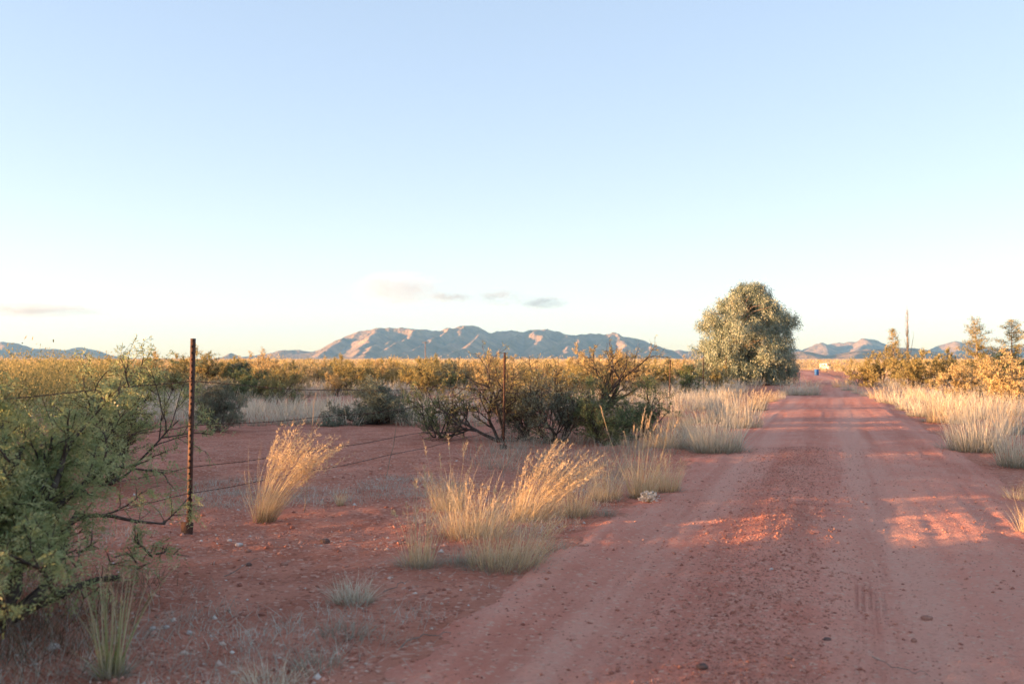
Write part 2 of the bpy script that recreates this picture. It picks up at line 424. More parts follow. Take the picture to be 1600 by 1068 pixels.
def put_parts(root, parts):
    for nm, me in parts.items():
        if isinstance(me, list):
            for a, b in me: q = obj(nm, a, root); obj('seed_head', b, q)['kind'] = 'stuff'
        else: obj(nm, me, root)['kind'] = 'stuff'

# ------------------------------------------------------------------ terrain
ROAD_SLOPE = 0.318
def road_centre(y):
    y = np.asarray(y, float)
    return 0.02 + ROAD_SLOPE * y - 0.00085 * np.maximum(y - 38, 0) ** 2 * np.exp(-np.maximum(y - 38, 0) / 400)

def ground_z(x, y, fine=True):
    x = np.asarray(x, float); y = np.asarray(y, float)
    near = 0.10 * fbm(x * .22, y * .22, 3, 5) + 0.05 * fbm(x * 1.3, y * 1.3, 3, 9)
    d = np.abs(x - road_centre(y)) * .95
    near = near * np.clip((d - 1.2) / 2.0, 0.15, 1)
    fade = 1 / (1 + (np.hypot(x, y) / 90.0) ** 2)
    dip = -1.0 * np.exp(-((y - 215) / 62.0) ** 2 - ((x - 66) / 45.0) ** 2)
    z = near * fade + dip
    if fine:
        core = np.exp(-(np.maximum(np.hypot(x, y - 8) - 7, 0) / 6) ** 2)
        z = z + core * (0.045 * fbm(x * 4, y * 4, 3, 31) + 0.022 * np.maximum(fbm(x * 11, y * 11, 2, 37), 0))
    return z

def gz(x, y): return float(ground_z(x, y))

def axis(lo, hi, c0, c1, fine, grow):
    a = list(np.arange(c0, c1 + 1e-9, fine)); s = fine
    b = a[-1]
    while b < hi:
        s *= grow; b = min(b + s, hi); a.append(b)
    s = fine; b = a[0]; pre = []
    while b > lo:
        s *= grow; b = max(b - s, lo); pre.append(b)
    return np.array(pre[::-1] + a)

def grid_mesh(name, X, Y, Z, mat, A=None, B=None):
    ny, nx = X.shape; idx = np.arange(ny * nx).reshape(ny, nx)
    Q = np.stack([idx[:-1, :-1], idx[:-1, 1:], idx[1:, 1:], idx[1:, :-1]], -1).reshape(-1, 4)
    mb = MB(); mb.add(np.stack([X, Y, Z], -1).reshape(-1, 3), Q, rnd=.5 if A is None else A.ravel(), t=.5 if B is None else B.ravel())
    return mb.mesh(name, mat, smooth=True)

gx = axis(-11900, 11900, -4.2, 3.2, .045, 1.055); gy = axis(-2900, 11900, 3.4, 14, .045, 1.045)
GX, GY = np.meshgrid(gx, gy)
GZ = ground_z(GX, GY)
GZ = GZ - .13 * np.clip((1.75 - np.abs(GX - road_centre(np.clip(GY, 2, 190))) * .953) / .4, 0, 1) * ((GY > 2.5) & (GY < 190))
ground = obj('ground', grid_mesh('ground', GX, GY, GZ, M['soil'])); tag(ground, kind='structure')

# road: its own sheet, crowned, with two packed wheel tracks, a loose gravel ridge between them and a tyre print
ys = list(np.arange(2.2, 13, .045)); s = .045
while ys[-1] < 200: s *= 1.02; ys.append(ys[-1] + s)
ys = np.array(ys); vs = np.unique(np.concatenate([np.linspace(-2.75, 2.75, 190), np.linspace(.05, .42, 75)]))
RV, RY = np.meshgrid(vs, ys)
RX = road_centre(RY) + RV / .953
TPX, TPY = gp(1357, 932)
def road_surface(RX, RY, RV):
    edge = 2.02 + .30 * fbm(RY * .5, RV * 0 + np.sign(RV) * 3, 3, 51) * 2 + .22 * fbm(RX * 1.7, RY * 1.7, 3, 53) * 2
    prof = np.clip((edge - np.abs(RV)) / .55, -1, 1)
    wob = .10 * fbm(RY * .3, RY * 0, 2, 61) * 2
    packed = np.clip(np.exp(-((RV + 1.25 - wob) / .34) ** 2) + np.exp(-((RV - .45 - wob) / .34) ** 2), 0, 1)
    gravel = np.exp(-((RV + .45 - wob) / .36) ** 2) * np.clip(.55 + 2.6 * fbm(RX * 1.1, RY * .6, 4, 71), 0, 1)
    gravel = gravel + np.exp(-((RV - 1.5) / .3) ** 2) * .5 * np.clip(.5 + 2 * fbm(RX, RY * .5, 3, 73), 0, 1)
    streak = fbm(RV * 4.5 + 30, RY * .16 + wob, 4, 97, .65)                      # long faint streaks left by tyres and grader
    edge_c = np.clip((np.abs(RV) - 1.45) / .6 + 1.6 * fbm(RX * 2.2, RY * 1.4, 4, 91), 0, 1)
    rf = 1 / (1 + (RY / 15) ** 2)
    z = ground_z(RX, RY, False) + .045 * prof - .012
    z = z + rf * (-.034 * packed + .04 * gravel * (prof > 0) + .034 * fbm(RX * 5, RY * 5, 4, 77) + .05 * streak)
    # tread marks down the right hand track, broken up, clearest at one print
    ux = (RX - TPX) - .345 * (RY - TPY); uy = RY - TPY
    clear = np.clip((.78 - np.abs(uy)) / .45, 0, 1)
    clear = np.maximum(clear, np.clip(2.6 * fbm(RY * .8, RY * 0 + 4, 3, 99) - .1, 0, .7)) * np.clip(.75 + 2.2 * fbm(RX * 7, RY * 7, 3, 95), 0, 1)
    gro = np.where(np.abs(((ux + .10) / .2 * 5) % 1 - .5) < .25, -.0065, .002) - .003
    z = z + np.where((np.abs(ux) < .10) & (RY < 12), gro * clear, 0)
    A = np.clip(packed * .7 + 1.5 * streak, 0, 1) * (prof > 0); B = np.clip(gravel * .8 + .55 * edge_c - 1.6 * streak, 0, .62)
    return z, A, B
RZ, RA, RB = road_surface(RX, RY, RV)
road = obj('dirt_road', grid_mesh('dirt_road', RX, RY, RZ, M['road'], A=RA, B=RB)); tag(road, kind='structure')
def rz_at(x, y): return float(road_surface(np.array([x]), np.array([y]), np.array([(x - road_centre(y)) * .953]))[0][0])

# mountains: ridge lines with spurs, as a height field far away
def mpt(px, py, D): return ((px - 800) / FPX * D, D, H + (HY - py) / FPX * D)

def build_mountain(name, ridges, x0, x1, y0, y1, res, seed, slope=.5, mat=None, rough=1.0):
    X, Y = np.meshgrid(np.arange(x0, x1, res), np.arange(y0, y1, res))
    wx = X + 90 * rough * fbm(X / 420, Y / 420, 3, seed) * 2; wy = Y + 90 * rough * fbm(X / 420, Y / 420, 3, seed + 5) * 2
    Z = np.full(X.shape, -200.0)
    for pts, sl in ridges:
        p = np.array(pts)
        for a, b in zip(p[:-1], p[1:]):
            dx, dy = b[0] - a[0], b[1] - a[1]; l2 = dx * dx + dy * dy
            t = np.clip(((wx - a[0]) * dx + (wy - a[1]) * dy) / l2, 0, 1)
            d = np.hypot(wx - a[0] - t * dx, wy - a[1] - t * dy)
            h = a[2] + t * (b[2] - a[2])
            hz = h - sl * slope * d
            hz = np.where(hz < .35 * h, .35 * h * np.exp((hz - .35 * h) / (.55 * np.maximum(h, 1))), hz)
            Z = np.maximum(Z, hz)
    g = np.clip(Z / 140, 0, 1)
    rid = 1 - np.abs(fbm(X / 210, Y / 330, 4, seed + 20)) * 4
    Z = Z + g * rough * (28 * rid - 20 + 26 * fbm(X / 140, Y / 170, 5, seed + 30, .55))
    edge = np.minimum.reduce([X - x0, x1 - X, Y - y0, y1 - Y]) / 700
    Z = np.where(edge < 1, Z * np.clip(edge, 0, 1) - 6 * (1 - np.clip(edge, 0, 1)), Z) - 3
    o = obj(name, grid_mesh(name, X, Y, Z, mat)); tag(o, kind='structure')
    return o

def mountain_mat():
    m, nt, N, L = new_mat('mountain_rock')
    geo = N.new('ShaderNodeNewGeometry')
    n = N.new('ShaderNodeTexNoise'); n.inputs['Scale'].default_value = .004; n.inputs['Detail'].default_value = 8; n.inputs['Roughness'].default_value = .65
    L.new(geo.outputs['Position'], n.inputs['Vector'])
    r = ramp(N, [(.32, (.13, .10, .065)), (.48, (.24, .165, .10)), (.66, (.40, .265, .16))]); L.new(n.outputs['Fac'], r.inputs[0])
    n2 = N.new('ShaderNodeTexNoise'); n2.inputs['Scale'].default_value = .03; n2.inputs['Detail'].default_value = 6
    L.new(geo.outputs['Position'], n2.inputs['Vector'])
    bu = N.new('ShaderNodeBump'); bu.inputs['Strength'].default_value = .6; bu.inputs['Distance'].default_value = 30; L.new(n2.outputs['Fac'], bu.inputs['Height'])
    p = N.new('ShaderNodeBsdfDiffuse'); L.new(r.outputs[0], p.inputs[0]); L.new(bu.outputs[0], p.inputs['Normal'])
    o = N.new('ShaderNodeOutputMaterial'); L.new(p.outputs[0], o.inputs['Surface'])
    return m
M['mountain'] = mountain_mat()

D0 = 9000
sky_line = [(345, 558), (362, 549), (378, 556), (400, 554), (420, 551), (447, 545), (470, 546), (490, 547), (520, 533), (540, 524), (560, 516), (580, 510), (600, 512), (620, 513), (640, 511), (655, 513),
            (680, 515), (692, 516), (705, 512), (720, 508), (735, 507), (750, 508), (762, 513), (775, 516), (800, 515), (812, 516), (820, 519), (835, 513), (848, 510.5), (870, 514), (893, 517),
            (907, 522), (915, 520), (935, 520), (943, 523), (958, 518), (968, 521), (1000, 531), (1021, 539), (1040, 545), (1053, 547)]
def line(*p): return [mpt(*q) for q in p]
ridges = [([mpt(x, y, D0) for x, y in sky_line], 1.0),
    (line((580, 510, 8950), (577, 524, 8500), (566, 540, 8000), (552, 553, 7500)), 1.0),
    (line((535, 527, 8900), (520, 541, 8400), (505, 553, 8000)), 1.0),
    (line((640, 512, 8950), (654, 524, 8500), (628, 532, 8100), (600, 541, 7700)), 1.1),
    (line((655, 538, 7900), (638, 544, 7600), (610, 551, 7300), (585, 558, 7000)), .9),
    (line((612, 530, 8400), (580, 539, 7900), (571, 547, 7600), (560, 555, 7300)), 1.0),
    (line((705, 512, 8950), (700, 517, 8700), (686, 524, 8400), (672, 533, 8100)), 1.1),
    (line((735, 508, 8950), (713, 528, 8300), (700, 538, 8000), (680, 549, 7700)), 1.1),
    (line((760, 515, 8900), (745, 530, 8200), (731, 537, 7700), (710, 549, 7300), (686, 560, 6900)), 1.0),
    (line((848, 511, 8950), (846, 524, 8500), (842, 540, 8000), (835, 556, 7500)), 1.2),
    (line((820, 520, 8900), (806, 535, 8300), (790, 550, 7700)), 1.0),
    (line((907, 522, 8950), (900, 530, 8500), (893, 540, 8000), (868, 553, 7500)), 1.2),
    (line((893, 518, 8950), (884, 530, 8500), (862, 545, 7900), (845, 556, 7500)), 1.1),
    (line((958, 518, 8950), (966, 528, 8500), (972, 538, 8100), (960, 553, 7500)), 1.2),
    (line((950, 521, 8950), (935, 536, 8400), (918, 552, 7800)), 1.0),
    (line((1000, 532, 8900), (1021, 541, 8000), (1010, 548, 7600), (985, 558, 7100)), 1.0),
    (line((1021, 541, 8000), (1040, 552, 7500)), 1.0)]
build_mountain('mountain_range', ridges, -4200, 2300, 6000, 10300, 17, 100, slope=.56, mat=M['mountain'])
D1 = 10600
ridR = [([mpt(x, y, D1) for x, y in [(1053, 547), (1066, 545), (1090, 544), (1130, 548), (1180, 543), (1215, 538), (1240, 541), (1262, 546), (1275, 539), (1288, 533.5), (1300, 535), (1318, 535), (1335, 531), (1352, 527.5), (1365, 530), (1385, 535), (1410, 544), (1440, 551)]], .9),
        ([mpt(x, y, D1 - 300) for x, y in [(1445, 552), (1462, 544), (1480, 538), (1490, 533), (1500, 532), (1515, 535), (1540, 541), (1580, 543), (1640, 538), (1720, 545)]], .9),
        (line((1352, 528, 10400), (1350, 538, 10000), (1340, 550, 9500)), 1.0), (line((1288, 534, 10400), (1292, 545, 9900), (1290, 556, 9300)), 1.0),
        (line((1500, 532, 10200), (1504, 543, 9800), (1500, 555, 9200)), 1.0)]
build_mountain('far_hills', ridR, 900, 7600, 8700, 11700, 32, 200, slope=.45, mat=M['mountain'])
ridF = [(line((1235, 549, 6800), (1248, 544.5, 6600), (1262, 550, 6400), (1280, 557, 6100)), .8),
        (line((1310, 557, 6300), (1330, 549, 6500), (1360, 544, 6600), (1400, 542, 6700), (1430, 543, 6700), (1450, 548, 6600), (1475, 556, 6400)), .55),
        (line((1345, 547, 6500), (1338, 552, 6200), (1325, 557, 5900)), .6), (line((1400, 542, 6700), (1396, 550, 6300), (1385, 557, 5900)), .6)]
build_mountain('low_hills', ridF, 1300, 3500, 5400, 7500, 24, 300, slope=.3, mat=M['mountain'], rough=.5)
ridL = [([mpt(x, y, 9600) for x, y in [(-260, 545), (-120, 532), (-40, 530), (0, 533), (50, 540), (100, 543), (125, 541), (145, 546), (160, 552), (195, 557)]], .9),
        (line((0, 533, 9500), (10, 545, 9000), (5, 556, 8500)), 1.0), (line((125, 541, 9500), (128, 550, 9100), (122, 557, 8700)), 1.0)]
build_mountain('left_ridge', ridL, -7600, -2700, 8200, 10600, 32, 400, slope=.45, mat=M['mountain'])

# ------------------------------------------------------------------ haze (pale air out to the mountains)
HAZE = True
if HAZE:
    mb = MB(); box(mb, (-12000, -3000, -30), (12000, 12000, 350))
    m, nt, N, L = new_mat('haze_air')
    pv = N.new('ShaderNodeVolumePrincipled')
    pv.inputs['Color'].default_value = (.24, .56, 1.0, 1); pv.inputs['Density'].default_value = 4.6e-5; pv.inputs['Anisotropy'].default_value = 0.0
    o = N.new('ShaderNodeOutputMaterial'); L.new(pv.outputs[0], o.inputs['Volume'])
    hz = obj('haze', mb.mesh('haze', m)); tag(hz, 'pale haze in the air over the plain', 'haze', kind='stuff')
# ------------------------------------------------------------------ barbed wire fence on steel T-posts
def rot_z(V, a):
    c, s = math.cos(a), math.sin(a); V = np.asarray(V, float)
    return np.stack([V[:, 0] * c - V[:, 1] * s, V[:, 0] * s + V[:, 1] * c, V[:, 2]], 1)

fence = thing('barbed_wire_fence', 'barbed wire fence with thin rusty steel posts running beside the dirt road', 'fence', (0, 0, 0))
F0 = np.array([-2.655, 8.18]); FD = np.array([2.52, 7.62])
posts = []
for k in (-1, 0, 1, 2, 3, 4, 5, 6):
    p = F0 + FD * k
    posts.append((k, p[0], p[1]))
def t_post(h):
    mb = MB(); w, dp, th = .035, .044, .007
    z0, z1 = -.35, h
    box(mb, (-w / 2, 0, z0), (w / 2, th, z1)); box(mb, (-th / 2, th - .001, z0), (th / 2, dp, z1 - .001))
    return mb.mesh('fence_post', M['rust'])
def studs_mesh(h):
    mb = MB()
    for z in np.arange(.12, h - .03, .052): box(mb, (-.007, -.009, z), (.007, .003, z + .018))
    return mb.mesh('post_studs', M['rust'])
WH = [(1.25, .14), (.88, .06), (.54, .05), (.33, .04)]       # wire height, sag
post_h = {0: 1.60, 1: 1.53, 2: 1.36, 3: 1.38, 4: 1.46}
lean = {0: .020, 1: .012, 2: -.03, 3: .02}
anchors = {}
for k, x, y in posts:
    h = post_h.get(k, 1.48); z = gz(x, y)
    o = obj('fence_post', t_post(h), fence, (x, y, z)); ry = lean.get(k, 0.0)
    o.rotation_euler = (0, ry, math.radians(-18))
    o['label'] = {0: 'tall rusty steel fence post nearest the camera', 1: 'rusty steel fence post in front of the branching mesquite', 2: 'steel fence post with white painted tip'}.get(k, 'distant steel fence post')
    obj('studs', studs_mesh(h), o)['kind'] = 'stuff'
    mb = MB(); mb.add([(-.06, -.012, .10), (.06, -.012, .10), (.045, -.012, -.12), (-.045, -.012, -.12), (-.06, -.006, .10), (.06, -.006, .10), (.045, -.006, -.12), (-.045, -.006, -.12)],
                      [(0, 1, 2, 3), (7, 6, 5, 4), (0, 4, 5, 1), (1, 5, 6, 2), (2, 6, 7, 3), (3, 7, 4, 0)])
    obj('anchor_plate', mb.mesh('anchor_plate', M['rust']), o, (0, -.004, -.03 if k else .0))
    if k == 2:
        mb = MB(); box(mb, (-.026, -.012, h - .17), (.026, .047, h + .004)); obj('painted_tip', mb.mesh('painted_tip', M['white_paint']), o)
    for wh, sg in WH:
        hh = wh if not (k == 1 and wh == 1.25) else 1.15
        mb = MB(); tube(mb, [(-.03, -.016, hh), (-.012, -.02, hh + .006), (.012, -.02, hh - .004), (.03, .004, hh + .004), (.0, .05, hh)], .0025, 4)
        obj('wire_clip', mb.mesh('wire_clip', M['wire']), o)
        anchors[(k, wh)] = np.array([x + ry * hh - .005, y - .02, z + hh])
rngf = np.random.default_rng(11)
for wi, (wh, sg) in enumerate(WH):
    mb = MB(); barbs = MB()
    pts = []
    for (k0, _, _), (k1, _, _) in zip(posts[:-1], posts[1:]):
        a, b = anchors[(k0, wh)], anchors[(k1, wh)]; s_ = sg * rngf.uniform(.6, 1.3) if k0 != 0 else sg
        for t in np.linspace(0, 1, 41)[:-1]:
            q = a + (b - a) * t; q[2] -= s_ * 4 * t * (1 - t); q[2] += .006 * math.sin(t * 23 + wi); pts.append(q)
    pts.append(anchors[(posts[-1][0], wh)])
    pts = np.array(pts)
    seg = np.linalg.norm(np.diff(pts, axis=0), axis=1); cum = np.concatenate([[0], np.cumsum(seg)])
    sN = np.arange(0, cum[-1], .05); fine = np.stack([np.interp(sN, cum, pts[:, i]) for i in range(3)], 1)
    for ph in (0, np.pi):
        tw = fine.copy(); tw[:, 2] += .0022 * np.sin(sN * 40 + ph); tw[:, 0] += .0022 * np.cos(sN * 40 + ph)
        tube(mb, tw, .0022, 4)
    w = obj('wire_strand', mb.mesh('wire_strand', M['wire'], smooth=True), fence)
    for sv in np.arange(.06, min(cum[-1], 34), .125):
        c = np.array([np.interp(sv, cum, pts[:, i]) for i in range(3)])
        for q in range(2):
            dv = unit(rngf.normal(size=3)) * .014
            tube(barbs, [c - dv, c + dv], [.0012, .0012], 3)
    obj('barbs', barbs.mesh('barbs', M['wire']), w)['kind'] = 'stuff'

# ------------------------------------------------------------------ mesquites and other shrubs
def shrub_thing(name, label, cat, x, y, br, leafmesh, group=None, rz=0.0, sc=1.0, bark='bark', z=None):
    root = thing(name, label, cat, (x, y, (gz(x, y) if z is None else z) - .01), rz, sc, group)
    obj('branches', br, root)
    if leafmesh: obj('foliage', leafmesh, root)['kind'] = 'stuff'
    return root

# big green mesquite in the left foreground
rng = np.random.default_rng(21)
br = shrub_skeleton(rng, 1.20, 1.08, stems=15, levels=3, r0=.034, kids=(7, 5, 4), wob=.16, up=.04, zen=(.25, 1.2))
br = [b for b in br if b[2] == 0 or b[0][:, 2].min() > .32]
P, D = leaf_points(rng, br, (1, 2, 3), 46); mbl = MB()
keep = P[:, 2] > .34 + .15 * np.sin(P[:, 0] * 5); P, D = P[keep], D[keep]
pinnate(mbl, rng, P, D, rng.uniform(.07, .13, len(P)), pairs=7, droop=.8, lw=.0075, ll=.022)
shrub_thing('mesquite_bush', 'large green feathery mesquite bush filling the left foreground', 'bush', -2.80, 5.2,
            skeleton_mesh(br, 'mesquite_branches', M['bark']), mbl.mesh('mesquite_foliage', M['mesquite_near']), sc=(1.1, 1.1, .93))

def leafed(rng, br, levels, per_m, lmin, lmax, w, mat, k=4):
    P, D = leaf_points(rng, br, levels, per_m); mb = MB(); n = len(P)
    for j in range(k):
        d = unit(D * .3 + rng.normal(0, .8, (n, 3)))
        diamonds(mb, rng, P + rng.normal(0, .012, (n, 3)), d, rng.uniform(lmin, lmax, n), np.full(n, w), rnd=np.clip(rng.beta(2, 2, n), 0, 1))
    return mb.mesh('shrub_foliage', M[mat])

def make_shrub(seed, h, spread, leaf, stems=7, r0=.025, per_m=16, lv=(2, 3), kids=(6, 5, 3), zen=(.3, 1.15), l=(.03, .07), w=.011, wob=.18, leanv=(0, 0), bark='bark', k=4, levels=3, up=.05):
    rng = np.random.default_rng(seed)
    br = shrub_skeleton(rng, h, spread, stems=stems, levels=levels, r0=r0, kids=kids, wob=wob, zen=zen, lean=leanv, up=up)
    return skeleton_mesh(br, 'shrub_branches', M[bark]), leafed(rng, br, lv, per_m, l[0], l[1], w, leaf, k)

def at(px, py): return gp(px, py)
shrub_thing('mesquite_bush', 'olive mesquite bush behind the left foreground bush, reaching the tall post', 'bush', -4.55, 11.2, *make_shrub(30, 1.3, .95, 'mesquite_near', stems=10, r0=.024, per_m=26, zen=(.1, 1.15), l=(.03, .06), w=.010))

x, y = at(340, 673); shrub_thing('desert_bush', 'dense grey green rounded bush just right of the tall rusty post', 'bush', x, y, *make_shrub(31, .85, .75, 'grey_leaf', stems=16, r0=.012, per_m=26, zen=(.05, .95), bark='twig', w=.008))
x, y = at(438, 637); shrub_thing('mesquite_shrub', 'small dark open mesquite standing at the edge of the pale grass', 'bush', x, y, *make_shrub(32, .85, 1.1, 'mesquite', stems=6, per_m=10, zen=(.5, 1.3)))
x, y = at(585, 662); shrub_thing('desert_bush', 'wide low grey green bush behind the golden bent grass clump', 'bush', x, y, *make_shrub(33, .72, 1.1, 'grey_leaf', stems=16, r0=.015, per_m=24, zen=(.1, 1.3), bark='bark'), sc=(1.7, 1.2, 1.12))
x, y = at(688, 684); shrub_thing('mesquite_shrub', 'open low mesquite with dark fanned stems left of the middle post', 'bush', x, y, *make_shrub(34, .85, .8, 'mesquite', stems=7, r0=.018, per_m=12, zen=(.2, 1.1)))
x, y = at(784, 690); shrub_thing('mesquite_tree', 'bare branched mesquite with dark limbs forking left behind the middle fence post', 'tree', x, y, *make_shrub(35, 1.30, .9, 'dry_leaf', stems=5, r0=.034, per_m=7, zen=(.15, 1.0), leanv=(-.42, 0), kids=(7, 5, 4), lv=(3,), w=.012))
x, y = at(823, 684); shrub_thing('mesquite_shrub', 'upright mesquite with several straight dark stems right of the middle post', 'bush', x, y, *make_shrub(36, 1.12, .55, 'dry_leaf', stems=7, r0=.024, per_m=7, zen=(.05, .7), lv=(2, 3)))
x, y = at(868, 688); shrub_thing('mesquite_shrub', 'tangled dead twiggy mesquite in the middle of the dark thicket', 'bush', x, y, *make_shrub(37, 1.0, .95, 'grey_leaf', stems=12, r0=.018, per_m=9, zen=(.15, 1.2), kids=(8, 6, 3)))
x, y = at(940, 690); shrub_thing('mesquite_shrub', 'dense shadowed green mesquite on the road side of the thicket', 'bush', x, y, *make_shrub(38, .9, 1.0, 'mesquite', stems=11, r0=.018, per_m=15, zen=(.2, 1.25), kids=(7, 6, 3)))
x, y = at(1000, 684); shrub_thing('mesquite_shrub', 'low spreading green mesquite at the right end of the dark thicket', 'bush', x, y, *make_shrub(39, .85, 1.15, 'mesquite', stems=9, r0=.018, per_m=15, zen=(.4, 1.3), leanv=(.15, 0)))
x, y = at(918, 662); shrub_thing('mesquite_tree', 'mesquite with a thick grey trunk leaning up to the right above the thicket', 'tree', x, y, *make_shrub(40, 1.45, .35, 'dry_leaf', stems=3, r0=.05, per_m=8, zen=(.1, .5), leanv=(.55, 0), kids=(8, 5, 4), lv=(2, 3), wob=.14))
x, y = at(905, 668); shrub_thing('mesquite_tree', 'tall slim mesquite rising behind the left side of the thicket', 'tree', x - .3, y + 1, *make_shrub(140, 1.35, .4, 'dry_leaf', stems=4, r0=.03, per_m=8, zen=(.1, .5), leanv=(-.1, 0), kids=(7, 5, 4)))

# shared shrub meshes for the brush on the plain
VAR = {}
for i, (sd_, leaf, h, sp) in enumerate([(51, 'dry_leaf', 1.15, 1.1), (52, 'gold_leaf', 1.1, 1.1), (53, 'dry_leaf', 1.35, 1.0), (54, 'gold_leaf', 1.2, 1.05), (55, 'mesquite', 1.1, 1.1), (56, 'grey_leaf', .95, 1.15)]):
    VAR[i] = make_shrub(sd_, h, sp, leaf, stems=9, r0=.024, per_m=15, zen=(.1, 1.2), l=(.05, .11), w=.022, k=4, kids=(5, 4, 3))
def var_shrub(i, name, label, cat, x, y, s, rz, group): return shrub_thing(name, label, cat, x, y, *VAR[i], group=group, rz=rz, sc=s)

rngs = np.random.default_rng(5)
mid = [ # px, base row, scale, variant, label
    (318, 607, 1.25, 2, 'brushy mesquite with bare dark stems right behind the tall rusty post'),
    (405, 600, 1.25, 3, 'golden mesquite with a tuft rising above the brush right of the small far peak'),
    (1035, 612, 1.0, 0, 'golden olive mesquite between thicket and large tree'),
    (1078, 618, .75, 4, 'small dark shrub just left of the large tree at the fence'),
    (970, 612, 1.35, 1, 'tall golden mesquite behind the leaning trunk'),
    (905, 600, 1.45, 3, 'golden shrub rising behind the dark thicket below the right peaks'),
    (1120, 612, .8, 0, 'low golden shrub under the left side of the large tree'),
]
for px, py, s, v, lab in mid:
    x, y = at(px, py); var_shrub(v, 'mesquite_shrub', lab, 'bush', x, y, s, rngs.uniform(0, 6), None)
# right of the road
for px, py, s, v, lab in [
    (1500, 628, .95, 1, 'golden twiggy bush right of the road, leftmost of the pair at the frame edge'),
    (1575, 640, 1.1, 3, 'golden twiggy bush cut by the right frame edge'),
    (1540, 615, 1.15, 1, 'golden bush behind the pair of twiggy bushes right of the road'),
    (1340, 603, 1.0, 0, 'olive shrub at the left end of the brush right of the road'),
    (1378, 604, 1.25, 2, 'dark olive shrub below the small conifer'),
    (1425, 606, 1.3, 0, 'dark olive shrub at the foot of the bare column tree'),
    (1470, 606, 1.2, 2, 'golden olive shrub between bare column tree and conifers'),
    (1560, 596, 1.6, 4, 'dark green shrub under the two conifers at the right')]:
    x, y = at(px, py); var_shrub(v, 'desert_bush', lab, 'bush', x, y, s, rngs.uniform(0, 6), None)
# many golden bushes across the plain
cnt = 0
for j in range(400):
    y = rngs.uniform(34, 62); px = rngs.uniform(150, 1080)
    if 700 < px < 860 and y < 38: continue
    x = (px - 800) / FPX * y
    if x > road_centre(y) - 7: continue
    v = rngs.choice([0, 1, 2, 3, 4, 5], p=[.26, .22, .2, .16, .07, .09])
    kindw = ['olive gold', 'golden', 'olive gold', 'golden', 'green', 'grey'][v]
    where = 'behind the left mesquite' if px < 280 else 'left of the left mountain foot' if px < 480 else 'below the leftmost peak' if px < 650 else 'below the middle peaks' if px < 800 else 'below the right peaks' if px < 980 else 'left of the large tree'
    lab = ('nearer' if y < 46 else 'farther') + ' ' + kindw + ' mesquite shrub in the brush band ' + where
    var_shrub(v, 'brush_shrub', lab, 'bush', x, y, rngs.uniform(.55, 1.12), rngs.uniform(0, 6), 'golden brush across the plain')
    cnt += 1
    if cnt >= 115: break

def merge_copies(mb, arrs, x, y, z, s, rz, drnd=0.0):
    V, Q, T, A, B = arrs
    mb.add(rot_z(V * s, rz) + np.array([x, y, z]), Q, T, rnd=np.clip(A + drnd, 0, 1), t=B)

def lod_shrub(seed, n=260, leaf=.11):
    r = np.random.default_rng(seed); mb = MB()
    a = r.uniform(0, 2 * np.pi, n); u = r.uniform(0, 1, n) ** .6
    z = .15 + 1.35 * r.beta(2.2, 1.6, n); rad = (.35 + .75 * np.sin(np.clip(z / 1.5, 0, 1) * 2.4)) * u * 1.1
    lump = 1 + .3 * np.sin(a * 3 + seed) + .15 * np.sin(a * 7)
    c = np.stack([np.cos(a) * rad * lump, np.sin(a) * rad * lump, z * (.85 + .25 * np.cos(a * 2 + seed))], 1)
    d = unit(c * [.6, .6, .3] + r.normal(0, .5, (n, 3)) + [0, 0, .5])
    diamonds(mb, r, c, d, r.uniform(leaf * .7, leaf * 1.7, n), np.full(n, leaf * .45), rnd=np.clip(r.beta(2, 2, n), 0, 1))
    for k in range(7):
        aa = r.uniform(0, 6.28); pts, _ = wander(r, (0, 0, -.05), (math.cos(aa) * .6, math.sin(aa) * .6, 1), 1.2, 4, .15, 0)
        tube(mb, pts, np.linspace(.02, .006, 5), 3, rnd=0.0)
    return mb.arrays()
lods = [lod_shrub(600 + i) for i in range(6)]
lods_fine = [lod_shrub(640 + i, 1100, .05) for i in range(4)]
lods_far = [lod_shrub(620 + i, 90, .2) for i in range(5)]
for mname, frac in (('dry_leaf', 0), ('gold_leaf', 1)):
    mb = MB(); rb = np.random.default_rng(700 + frac)
    for j in range(720):                                     # 60 - 330 m
        y = 60 * (330 / 60) ** rb.uniform(0, 1); x = rb.uniform(-.62, .62) * y
        if abs(x - float(road_centre(min(y, 150)))) < 5: continue
        if y > 150 and rb.uniform() < .4: continue
        merge_copies(mb, (lods if y < 130 else lods_far)[rb.integers(5)], x, y, gz(x, y), rb.uniform(.6, 1.0), rb.uniform(0, 6.28), rb.uniform(-.25, .25))
    for j in range(500):                                     # 330 - 1600 m, specks
        y = 330 * (1600 / 330) ** rb.uniform(0, 1); x = rb.uniform(-.62, .62) * y
        merge_copies(mb, lods_far[rb.integers(5)], x, y, 0, rb.uniform(.5, .9), rb.uniform(0, 6.28), rb.uniform(-.25, .25))
    o = obj('desert_brush', mb.mesh('desert_brush', M[mname])); tag(o, ['olive', 'golden'][frac] + ' desert brush covering the far plain below the mountains', 'brush', kind='stuff')
